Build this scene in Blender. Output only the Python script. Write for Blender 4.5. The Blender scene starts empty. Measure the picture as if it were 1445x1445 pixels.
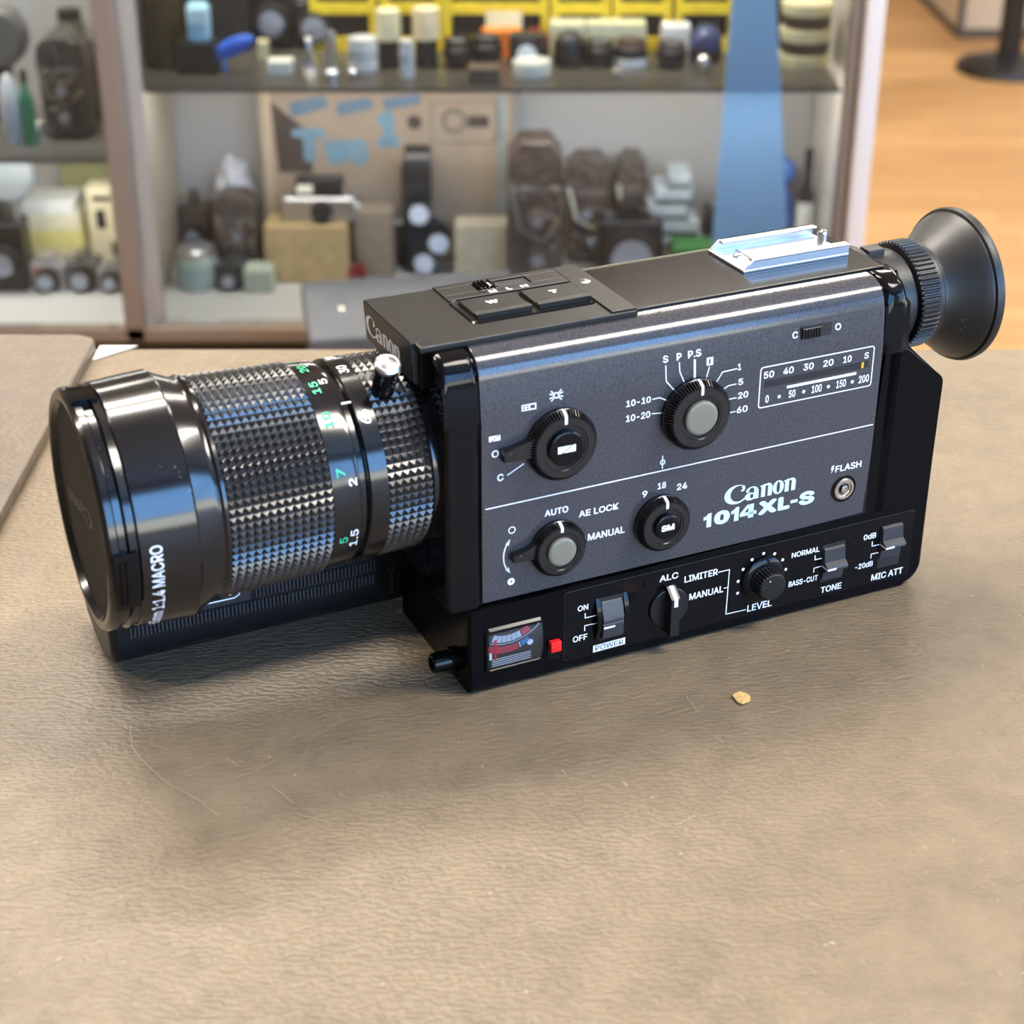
import bpy, bmesh, math, random
from mathutils import Vector, Matrix
PI = math.pi
T = 0.95                      # height of the counter top
SC = bpy.context.scene
COL = SC.collection

# ------------------------------------------------------------------ view, light, exposure
cam = bpy.data.cameras.new('photo_camera')
cam_ob = bpy.data.objects.new('photo_camera', cam); COL.objects.link(cam_ob)
cam.sensor_width = 36.0
cam.lens = 36.0 * 2520.6 / 1445.0
cam_ob.location = (0.00966, -0.50099, T + 0.33223)
cam_ob.rotation_euler = (math.radians(90 - 27.763), 0, 0)
cam.dof.use_dof = True
cam.dof.focus_distance = 0.625
cam.dof.aperture_fstop = 14.5
cam.clip_start = 0.02
SC.camera = cam_ob
SC.view_settings.view_transform = 'Standard'
SC.view_settings.look = 'None'
SC.view_settings.gamma = 1.0
SC.view_settings.use_curve_mapping = False
SC.view_settings.exposure = 0.0
SC.cycles.use_denoising = True
SC.cycles.max_bounces = 8
SC.cycles.transparent_max_bounces = 16
SC.cycles.caustics_reflective = False
SC.cycles.caustics_refractive = False
SC.cycles.sample_clamp_indirect = 6.0
wld = bpy.data.worlds.new('shop_world'); SC.world = wld
wld.use_nodes = True
wld.node_tree.nodes['Background'].inputs[0].default_value = (0.35, 0.55, 1.0, 1)
wld.node_tree.nodes['Background'].inputs[1].default_value = 1.0
LAMP = 76.0                   # radiance of the ceiling tubes
SKY = 12.0                     # radiance of the daylight windows
SKYC = (0.22, 0.50, 1.0, 1)
CEIL = 3.2
FIX = [(-0.55, 0.95), (-0.55, 1.45), (1.45, -0.2), (2.5, 1.4), (-2.3, 0.5), (0.9, 3.9), (-1.8, 3.9), (2.6, 5.4)]

# ------------------------------------------------------------------ materials
def nt(name):
    m = bpy.data.materials.new(name); m.use_nodes = True
    t = m.node_tree
    return m, t, t.nodes['Principled BSDF']
def nd(t, kind, **kw):
    n = t.nodes.new(kind)
    for k, v in kw.items():
        if k in n.inputs: n.inputs[k].default_value = v
        else: setattr(n, k, v)
    return n
def coords(t, scale=(1, 1, 1), rot=(0, 0, 0)):
    c = t.nodes.new('ShaderNodeTexCoord'); mp = t.nodes.new('ShaderNodeMapping')
    mp.inputs['Scale'].default_value = scale; mp.inputs['Rotation'].default_value = rot
    t.links.new(c.outputs['Object'], mp.inputs[0]); return mp.outputs[0]
def ramp(t, src, stops):
    r = t.nodes.new('ShaderNodeValToRGB')
    while len(r.color_ramp.elements) > 1: r.color_ramp.elements.remove(r.color_ramp.elements[-1])
    r.color_ramp.elements[0].position = stops[0][0]; r.color_ramp.elements[0].color = (*stops[0][1], 1)
    for p, c in stops[1:]:
        e = r.color_ramp.elements.new(p); e.color = (*c, 1)
    t.links.new(src, r.inputs[0]); return r.outputs[0]
def mat(name, col, rough=0.5, metal=0.0, spec=0.5, bump=None, var=0.0, vscale=40.0, coat=0.0):
    m, t, p = nt(name)
    p.inputs['Base Color'].default_value = (*col, 1)
    p.inputs['Roughness'].default_value = rough
    p.inputs['Metallic'].default_value = metal
    p.inputs['Specular IOR Level'].default_value = spec
    p.inputs['Coat Weight'].default_value = coat
    if var or bump:
        co = coords(t)
    if var:
        n = nd(t, 'ShaderNodeTexNoise', Scale=vscale, Detail=4.0); t.links.new(co, n.inputs['Vector'])
        lo = tuple(max(0, c * (1 - var)) for c in col); hi = tuple(min(1, c * (1 + var)) for c in col)
        t.links.new(ramp(t, n.outputs[0], [(0.3, lo), (0.7, hi)]), p.inputs['Base Color'])
    if bump:
        n2 = nd(t, 'ShaderNodeTexNoise', Scale=bump[0], Detail=3.0); t.links.new(co, n2.inputs['Vector'])
        b = nd(t, 'ShaderNodeBump', Strength=bump[1], Distance=bump[2] if len(bump) > 2 else 0.0003)
        t.links.new(n2.outputs[0], b.inputs['Height']); t.links.new(b.outputs[0], p.inputs['Normal'])
    return m
def dusty(name, col, rough, dust, dscale=700.0, thr=0.72, spec=0.5):
    """black plastic with a light scatter of dust specks and tiny scratches"""
    m, t, p = nt(name)
    p.inputs['Roughness'].default_value = rough
    p.inputs['Specular IOR Level'].default_value = spec
    co = coords(t)
    n = nd(t, 'ShaderNodeTexNoise', Scale=dscale, Detail=2.0); t.links.new(co, n.inputs['Vector'])
    big = nd(t, 'ShaderNodeTexNoise', Scale=45.0, Detail=2.0); t.links.new(co, big.inputs['Vector'])
    add = nd(t, 'ShaderNodeMath', operation='MULTIPLY'); t.links.new(n.outputs[0], add.inputs[0])
    r0 = ramp(t, big.outputs[0], [(0.35, (0.86,) * 3), (0.7, (1.12,) * 3)]); t.links.new(r0, add.inputs[1])
    t.links.new(ramp(t, add.outputs[0], [(thr, col), (thr + 0.05, dust)]), p.inputs['Base Color'])
    return m
M = {}
M['black'] = dusty('black_gloss_plastic', (0.0028, 0.0028, 0.0034), 0.10, (0.06, 0.058, 0.055), 900, 0.80, 0.22)
M['black_base'] = dusty('black_base_plastic', (0.0028, 0.0028, 0.0033), 0.24, (0.06, 0.058, 0.055), 900, 0.80, 0.10)
M['black_satin'] = dusty('black_satin_plastic', (0.009, 0.0088, 0.0085), 0.34, (0.07, 0.068, 0.06), 900, 0.76, 0.4)
M['black_lens'] = dusty('black_lens_enamel', (0.004, 0.004, 0.005), 0.15, (0.10, 0.095, 0.085), 1100, 0.735, 0.6)
M['black_flat'] = mat('black_matte', (0.006, 0.006, 0.007), 0.6, bump=(900, 0.3, 0.0002))
M['cap_face'] = mat('cap_stippled_face', (0.011, 0.0098, 0.0085), 0.62, spec=0.3, bump=(2200, 0.5, 0.0002))
M['rubber'] = dusty('black_rubber', (0.0105, 0.0105, 0.011), 0.42, (0.14, 0.135, 0.12), 800, 0.76)
M['knurl'] = mat('black_knurled_rubber', (0.010, 0.010, 0.011), 0.25, spec=0.8)
def panel_mat():
    m, t, p = nt('dark_grey_metallic_paint')
    co = coords(t)
    n = nd(t, 'ShaderNodeTexNoise', Scale=1500.0, Detail=2.0); t.links.new(co, n.inputs['Vector'])
    t.links.new(ramp(t, n.outputs[0], [(0.3, (0.034, 0.0335, 0.038)), (0.7, (0.068, 0.067, 0.075))]), p.inputs['Base Color'])
    p.inputs['Roughness'].default_value = 0.15; p.inputs['Metallic'].default_value = 0.1; p.inputs['Specular IOR Level'].default_value = 0.6
    b = nd(t, 'ShaderNodeBump', Strength=0.07, Distance=0.0002)
    t.links.new(n.outputs[0], b.inputs['Height']); t.links.new(b.outputs[0], p.inputs['Normal'])
    return m
M['panel'] = panel_mat()
M['white'] = mat('white_print', (0.88, 0.89, 0.92), 0.5)
M['blue_white'] = mat('pale_blue_print', (0.62, 0.80, 0.90), 0.5)
M['green_print'] = mat('green_print', (0.05, 0.55, 0.28), 0.5)
M['orange'] = mat('orange_pointer', (0.90, 0.42, 0.03), 0.5)
M['button'] = mat('warm_grey_button', (0.185, 0.172, 0.125), 0.4)
M['chrome'] = mat('polished_chrome', (0.78, 0.78, 0.79), 0.14, 1.0)
M['satin_metal'] = mat('satin_aluminium', (0.74, 0.74, 0.76), 0.30, 1.0)
M['nickel'] = mat('nickel', (0.62, 0.58, 0.52), 0.25, 1.0)
M['red'] = mat('red_plastic', (0.75, 0.015, 0.015), 0.35)
M['grey_line'] = mat('worn_light_edge', (0.50, 0.49, 0.47), 0.4)
M['scale_grey'] = mat('meter_pale_grey', (0.50, 0.53, 0.58), 0.5)
M['scale_red'] = mat('meter_red', (0.50, 0.03, 0.06), 0.5)
M['scale_blue'] = mat('meter_blue', (0.05, 0.20, 0.45), 0.5)
M['dark_plate'] = mat('dark_grip_label', (0.022, 0.024, 0.03), 0.30)
def glass_mat(name, tint=(1, 1, 1), refl=0.08, rough=0.02):
    m = bpy.data.materials.new(name); m.use_nodes = True; t = m.node_tree
    t.nodes.clear()
    o = t.nodes.new('ShaderNodeOutputMaterial'); mx = t.nodes.new('ShaderNodeMixShader')
    tr = nd(t, 'ShaderNodeBsdfTransparent', Color=(*tint, 1)); gl = nd(t, 'ShaderNodeBsdfGlossy', Roughness=rough)
    lw = nd(t, 'ShaderNodeFresnel', IOR=1.5)
    ad = nd(t, 'ShaderNodeMath', operation='ADD'); ad.inputs[1].default_value = refl - 0.04
    t.links.new(lw.outputs[0], ad.inputs[0]); t.links.new(ad.outputs[0], mx.inputs[0])
    t.links.new(tr.outputs[0], mx.inputs[1]); t.links.new(gl.outputs[0], mx.inputs[2]); t.links.new(mx.outputs[0], o.inputs[0])
    return m
M['glass'] = glass_mat('clear_glass', (0.97, 0.99, 0.98), 0.05)
M['meter_glass'] = glass_mat('meter_window', (0.98, 0.98, 1), 0.08, 0.05)
def emit(name, col, s):
    m = bpy.data.materials.new(name); m.use_nodes = True; t = m.node_tree; t.nodes.clear()
    o = t.nodes.new('ShaderNodeOutputMaterial'); e = nd(t, 'ShaderNodeEmission', Color=col, Strength=s)
    t.links.new(e.outputs[0], o.inputs[0]); return m
M['tube'] = emit('fluorescent_diffuser', (1.0, 0.93, 0.82, 1), LAMP)
M['street'] = emit('pale_street_daylight', (0.92, 0.95, 0.86, 1), 9.0)
M['troffer'] = emit('troffer_diffuser', (1.0, 0.93, 0.82, 1), 36.0)
M['daylight'] = emit('daylight_window', SKYC, SKY)

# ------------------------------------------------------------------ mesh helpers
def finish(name, bm, m, parent=None, scale=1.0, angle=32, loc=None):
    bmesh.ops.recalc_face_normals(bm, faces=bm.faces)
    if scale != 1.0: bmesh.ops.scale(bm, vec=(scale,) * 3, verts=bm.verts)
    me = bpy.data.meshes.new(name); bm.to_mesh(me); bm.free()
    for mm in (m if isinstance(m, (list, tuple)) else [m]): me.materials.append(mm)
    if angle:
        for p in me.polygons: p.use_smooth = True
        me.set_sharp_from_angle(angle=math.radians(angle))
    o = bpy.data.objects.new(name, me); COL.objects.link(o)
    if angle:
        wn = o.modifiers.new('weighted_normal', 'WEIGHTED_NORMAL'); wn.keep_sharp = True; wn.weight = 80
    if parent is not None: o.parent = parent
    if loc: o.location = loc
    return o
def tag(o, label, cat, group=None):
    o['label'] = label; o['category'] = cat
    if group: o['group'] = group
    return o
def thing(name, label, cat, loc=(0, 0, 0), rz=0.0, group=None):
    o = bpy.data.objects.new(name, None); COL.objects.link(o)
    o.empty_display_size = 0.02
    o.location = loc; o.rotation_euler = (0, 0, rz); return tag(o, label, cat, group)
def join(dst, src):
    me = bpy.data.meshes.new('tmp'); src.to_mesh(me); src.free(); dst.from_mesh(me); bpy.data.meshes.remove(me); return dst
def box(x0, x1, y0, y1, z0, z1, r=0.0, seg=2, dst=None):
    bm = bmesh.new()
    v = [bm.verts.new((x, y, z)) for x in (x0, x1) for y in (y0, y1) for z in (z0, z1)]
    for f in ((0, 1, 3, 2), (4, 6, 7, 5), (0, 4, 5, 1), (2, 3, 7, 6), (0, 2, 6, 4), (1, 5, 7, 3)): bm.faces.new([v[i] for i in f])
    if r > 0: bmesh.ops.bevel(bm, geom=bm.edges[:], offset=r, segments=seg, affect='EDGES', profile=0.5, clamp_overlap=True)
    return join(dst, bm) if dst is not None else bm
def prism(pts, fn, w0, w1, r=0.0, seg=2, dst=None, ends=True):
    """polygon pts (u,v) pushed from w0 to w1; fn(u,v,w)->xyz; r bevels the two end outlines"""
    bm = bmesh.new()
    a = [bm.verts.new(fn(u, v, w0)) for u, v in pts]; b = [bm.verts.new(fn(u, v, w1)) for u, v in pts]
    n = len(pts)
    fa = bm.faces.new(a); fb = bm.faces.new(b)
    for i in range(n): bm.faces.new((a[i], a[(i + 1) % n], b[(i + 1) % n], b[i]))
    if r > 0:
        es = set(fa.edges) | (set(fb.edges) if ends else set())
        bmesh.ops.bevel(bm, geom=list(es), offset=r, segments=seg, affect='EDGES', profile=0.5, clamp_overlap=True)
    return join(dst, bm) if dst is not None else bm
def frame_axes(axis):
    a = Vector(axis).normalized()
    h = Vector((0, 0, 1)) if abs(a.z) < 0.9 else Vector((1, 0, 0))
    u = h.cross(a).normalized(); v = a.cross(u); return a, u, v
def lathe(prof, c, axis, n=64, dst=None, a0=0.0, wave=None):
    """prof: (t along axis, radius); wave(k, angle)->radius factor"""
    bm = bmesh.new(); a, u, v = frame_axes(axis); c = Vector(c); rings = []
    for k, (t_, r_) in enumerate(prof):
        if r_ <= 1e-6: rings.append([bm.verts.new(c + a * t_)]); continue
        ring = []
        for i in range(n):
            th = a0 + 2 * PI * i / n; rr = r_ * (wave(k, i) if wave else 1.0)
            ring.append(bm.verts.new(c + a * t_ + (u * math.cos(th) + v * math.sin(th)) * rr))
        rings.append(ring)
    for p, q in zip(rings, rings[1:]):
        for i in range(n):
            j = (i + 1) % n
            if len(p) == 1 and len(q) == 1: break
            if len(p) == 1: bm.faces.new((p[0], q[i], q[j]))
            elif len(q) == 1: bm.faces.new((p[i], p[j], q[0]))
            else: bm.faces.new((p[i], p[j], q[j], q[i]))
    for ring in (rings[0], rings[-1]):
        if len(ring) > 2: bm.faces.new(ring)
    return join(dst, bm) if dst is not None else bm
def tube(pts, r, n=10, dst=None):
    bm = bmesh.new(); P = [Vector(p) for p in pts]; rings = []
    for i, p in enumerate(P):
        d = (P[min(i + 1, len(P) - 1)] - P[max(i - 1, 0)]); a, u, v = frame_axes(d)
        rings.append([bm.verts.new(p + (u * math.cos(2 * PI * k / n) + v * math.sin(2 * PI * k / n)) * r) for k in range(n)])
    for p, q in zip(rings, rings[1:]):
        for i in range(n): bm.faces.new((p[i], p[(i + 1) % n], q[(i + 1) % n], q[i]))
    bm.faces.new(rings[0]); bm.faces.new(rings[-1])
    return join(dst, bm) if dst is not None else bm

# ------------------------------------------------------------------ flat printing (letters, lines, symbols)
_tc = {}; _tn = {}
try:
    import os
    FONT = bpy.data.fonts.load(os.path.join(bpy.utils.system_resource('DATAFILES'), 'fonts', 'Inter.woff2'))
except Exception:
    FONT = None                # Blender's built-in face
def text2d(s, bold=0.012):
    """triangles of a word in a unit box-free 2D frame, with its bounds"""
    key = (s, bold)
    if key in _tc: return _tc[key]
    cu = bpy.data.curves.new('t', 'FONT'); cu.body = s; cu.size = 1.0; cu.resolution_u = 3; cu.fill_mode = 'FRONT'
    if FONT: cu.font = FONT
    o = bpy.data.objects.new('t', cu); COL.objects.link(o)
    dg = bpy.context.evaluated_depsgraph_get(); me = bpy.data.meshes.new_from_object(o.evaluated_get(dg))
    vs = [(v.co.x, v.co.y) for v in me.vertices]; fs = [list(p.vertices) for p in me.polygons]
    bpy.data.objects.remove(o); bpy.data.curves.remove(cu); bpy.data.meshes.remove(me)
    if bold > 0:               # heavier strokes: the same outline laid down again around itself
        b0, f0 = list(vs), list(fs); n = len(b0); k = 1
        for a in range(8):
            vs += [(x + bold * math.cos(a * PI / 4), y + bold * math.sin(a * PI / 4)) for x, y in b0]
            fs += [[i + n * k for i in f] for f in f0]; k += 1
    xs = [v[0] for v in vs]; ys = [v[1] for v in vs]; _tn[key] = len(vs) // (9 if bold > 0 else 1)
    _tc[key] = (vs, fs, (min(xs), max(xs), min(ys), max(ys))); return _tc[key]
def sunk(fn, d):
    """fn pushed d below its own surface"""
    def g(x, y):
        p = Vector(fn(x, y)); e = 0.01
        n = (Vector(fn(x + e, y)) - p).cross(Vector(fn(x, y + e)) - p)
        return p - n.normalized() * d
    return g
def put(bm, vs, fs, fn, mi=0, layer=0, step=0.0):
    if layer:
        F = [sunk(fn, step * k) for k in range(len(vs) // layer + 1)]
        n = [bm.verts.new(F[i // layer](x, y)) for i, (x, y) in enumerate(vs)]
    else: n = [bm.verts.new(fn(x, y)) for x, y in vs]
    for f in fs:
        try: q = bm.faces.new([n[i] for i in f]); q.material_index = mi
        except ValueError: pass
def word(bm, s, x, y, w, h, fn, bold=0.014, mi=0, step=0.006):
    """write s with its ink box at lower-left (x,y), size w x h in the frame fn(x,y)->xyz"""
    vs, fs, (a, b, c, d) = text2d(s, bold)
    put(bm, [(x + (u - a) / (b - a) * w, y + (v - c) / (d - c) * h) for u, v in vs], fs, fn, mi, _tn[(s, bold)], step)
def line(bm, pts, w, fn, mi=0):
    for (x0, y0), (x1, y1) in zip(pts, pts[1:]):
        L = math.hypot(x1 - x0, y1 - y0) or 1; dx, dy = (x1 - x0) / L, (y1 - y0) / L
        nx, ny = -dy * w / 2, dx * w / 2; ex, ey = dx * w * 0.4, dy * w * 0.4
        q = [(x0 - ex + nx, y0 - ey + ny), (x0 - ex - nx, y0 - ey - ny), (x1 + ex - nx, y1 + ey - ny), (x1 + ex + nx, y1 + ey + ny)]
        put(bm, q, [(0, 1, 2, 3)], fn, mi)
def poly(bm, pts, fn, mi=0): put(bm, pts, [tuple(range(len(pts)))], fn, mi)
def arcpts(cx, cy, rx, ry, a0, a1, n=24):
    return [(cx + rx * math.cos(math.radians(a0 + (a1 - a0) * i / n)), cy + ry * math.sin(math.radians(a0 + (a1 - a0) * i / n))) for i in range(n + 1)]
def band(bm, A, B, fn, mi=0):
    """fill between two equally long point lists"""
    n = len(A); put(bm, A + B, [(i, i + 1, n + i + 1, n + i) for i in range(n - 1)], fn, mi)
def disc(bm, cx, cy, r, fn, mi=0, n=20): poly(bm, arcpts(cx, cy, r, r, 0, 360 - 360 / n, n - 1), fn, mi)
def ring(bm, cx, cy, r0, r1, fn, mi=0): band(bm, arcpts(cx, cy, r1, r1, 0, 360), arcpts(cx, cy, r0, r0, 0, 360), fn, mi)
def rrect(x0, x1, y0, y1, r, n=5):
    return arcpts(x1 - r, y1 - r, r, r, 0, 90, n) + arcpts(x0 + r, y1 - r, r, r, 90, 180, n) + arcpts(x0 + r, y0 + r, r, r, 180, 270, n) + arcpts(x1 - r, y0 + r, r, r, 270, 360, n)
def logo(bm, x, y, w, h, fn, mi=0):
    """the maker's serif word mark, ink box (x,y,w,h); design frame 5.35 wide, 1.5 high"""
    g0 = lambda u, v: fn(x + (u + 0.02) / 5.32 * w, y + (v + 0.06) / 1.56 * h)
    step = 0.006; cnt = [0]
    def g_(): cnt[0] += 1; return sunk(g0, step * cnt[0])
    # C : heavy crescent with thin lower lip and a wedge terminal
    o = arcpts(0.86, 0.66, 0.88, 0.74, 48, 318, 40); i = arcpts(1.02, 0.70, 0.60, 0.62, 62, 318, 40)
    band(bm, o, i, g_(), mi)
    poly(bm, [(1.44, 1.26), (1.50, 0.98), (1.36, 0.80), (1.14, 0.86), (1.30, 1.00), (1.24, 1.20)], g_(), mi)
    # a
    band(bm, arcpts(2.02, 0.66, 0.46, 0.36, 20, 165, 20), arcpts(2.00, 0.68, 0.20, 0.26, 20, 165, 20), g_(), mi)
    poly(bm, [(1.57, 0.74), (1.82, 0.70), (1.82, 0.62), (1.62, 0.60)], g_(), mi)
    poly(bm, [(2.18, 0.0), (2.54, 0.0), (2.50, 0.74), (2.18, 0.76)], g_(), mi)
    band(bm, arcpts(1.90, 0.26, 0.40, 0.30, 0, 360, 28), arcpts(2.02, 0.27, 0.13, 0.17, 0, 360, 28), g_(), mi)
    # n, o, n
    for s in (2.66, 4.44):
        poly(bm, [(s + 0.06, 0.0), (s + 0.36, 0.0), (s + 0.36, 1.02), (s - 0.06, 0.90), (s - 0.02, 0.84), (s + 0.06, 0.84)], g_(), mi)
        band(bm, arcpts(s + 0.56, 0.66, 0.32, 0.36, -8, 150, 18), arcpts(s + 0.46, 0.66, 0.12, 0.22, -8, 150, 18), g_(), mi)
        poly(bm, [(s + 0.56, 0.0), (s + 0.86, 0.0), (s + 0.88, 0.66), (s + 0.56, 0.66)], g_(), mi)
    band(bm, arcpts(4.00, 0.50, 0.42, 0.54, 0, 360, 32), arcpts(4.00, 0.50, 0.13, 0.45, 0, 360, 32), g_(), mi)
# ------------------------------------------------------------------ the room
def S(o): o['kind'] = 'structure'; return o
def wood_floor():
    m, t, p = nt('oak_plank_floor')
    co = coords(t)
    br = nd(t, 'ShaderNodeTexBrick'); br.offset = 0.37; br.squash = 1.0
    br.inputs['Scale'].default_value = 1.0; br.inputs['Brick Width'].default_value = 1.1; br.inputs['Row Height'].default_value = 0.085
    br.inputs['Mortar Size'].default_value = 0.0012; br.inputs['Mortar Smooth'].default_value = 0.3; br.inputs['Bias'].default_value = 0.0
    br.inputs['Color1'].default_value = (0.60, 0.36, 0.165, 1); br.inputs['Color2'].default_value = (0.49, 0.275, 0.115, 1); br.inputs['Mortar'].default_value = (0.34, 0.17, 0.06, 1)
    t.links.new(co, br.inputs['Vector'])
    gr = nd(t, 'ShaderNodeTexNoise', Scale=4.0, Detail=5.0); gm = nd(t, 'ShaderNodeMapping'); gm.inputs['Scale'].default_value = (1.2, 16, 1)
    t.links.new(co, gm.inputs[0]); t.links.new(gm.outputs[0], gr.inputs['Vector'])
    mx = nd(t, 'ShaderNodeMixRGB', blend_type='MULTIPLY'); mx.inputs[0].default_value = 1.0
    t.links.new(br.outputs['Color'], mx.inputs[1]); t.links.new(ramp(t, gr.outputs[0], [(0.3, (0.80, 0.76, 0.70)), (0.65, (1.08, 1.06, 1.02))]), mx.inputs[2])
    t.links.new(mx.outputs[0], p.inputs['Base Color']); p.inputs['Roughness'].default_value = 0.45
    return m
X0, X1, Y0, Y1 = -3.6, 4.2, -2.4, 7.2
S(finish('floor', box(X0, X1, Y0, Y1, -0.08, 0.0), wood_floor()))
wallm = mat('painted_wall', (0.24, 0.22, 0.19), 0.8, var=0.05, vscale=3)
ceilm = mat('ceiling_paint', (0.50, 0.48, 0.44), 0.9)
S(finish('ceiling', box(X0, X1, Y0, Y1, CEIL, CEIL + 0.08), ceilm))
S(finish('wall_back', box(X0 - .1, X1 + .1, Y1, Y1 + 0.1, 0, CEIL), wallm))
S(finish('wall_left', box(X0 - .1, X0, Y0, Y1, 0, CEIL), wallm))
def wall_win(name, a0, a1, z0, z1, lo, hi, fnb):
    bm = bmesh.new()
    for p, q, r, s in ((lo, a0, 0, CEIL), (a1, hi, 0, CEIL), (a0, a1, 0, z0), (a0, a1, z1, CEIL)): fnb(p, q, r, s, bm)
    return S(finish(name, bm, wallm))
W1 = (0.5, 3.9, 0.85, 2.70); W2 = (-2.1, 0.6, 0.85, 2.70); SILL = 1.40
wall_win('wall_front', W1[0], W1[1], W1[2], W1[3], X0, X1, lambda p, q, r, s, bm: box(p, q, Y0 - .1, Y0, r, s, 0, 1, bm))
wall_win('wall_right', W2[0], W2[1], W2[2], W2[3], Y0, Y1, lambda p, q, r, s, bm: box(X1, X1 + .1, p, q, r, s, 0, 1, bm))
alu = mat('window_frame_paint', (0.62, 0.62, 0.62), 0.5)
def window(name, fb, a0, a1, z0, z1):
    w = S(finish(name, fb(a0, a1, SILL, z1, 0.04, 0.06, None), M['daylight']))
    finish('lower_pane', fb(a0, a1, z0, SILL, 0.04, 0.06, None), M['street'], w)
    bm = bmesh.new()
    for k in range(4):
        a = a0 + (a1 - a0) * k / 3; fb(a - .03 if 0 < k < 3 else (a if k == 0 else a - .05), a + .03 if 0 < k < 3 else (a + .05 if k == 0 else a), z0, z1, 0.0, 0.05, bm)
    fb(a0, a1, z0, z0 + .05, 0, .05, bm); fb(a0, a1, z1 - .05, z1, 0, .05, bm); fb(a0, a1, SILL - .03, SILL + .02, 0, .05, bm)
    f = finish('window_frame', bm, alu, w)
window('window_1', lambda p, q, r, s, d0, d1, bm: box(p, q, Y0 - d1, Y0 - d0, r, s, 0, 1, bm), *W1)
window('window_2', lambda p, q, r, s, d0, d1, bm: box(X1 + d0, X1 + d1, p, q, r, s, 0, 1, bm), *W2)
fixm = mat('lamp_housing', (0.8, 0.8, 0.8), 0.5)
for i, (x, y) in enumerate(FIX):
    big = (x == 1.45); hw = .30 if big else .075
    lt = thing('ceiling_light', 'wide square troffer ceiling light above the right end of the counter' if big else 'long narrow fluorescent ceiling light above the shop floor', 'ceiling light', (x, y, CEIL), 0, None if big else 'fluorescent ceiling lights')
    finish('housing', box(-.66, .66, -hw - .045, hw + .045, -.07, -.0005, .01, 1), fixm, lt)
    finish('diffuser', box(-.62, .62, -hw, hw, -.10, -.07), M['troffer'] if big else M['tube'], lt)

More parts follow.
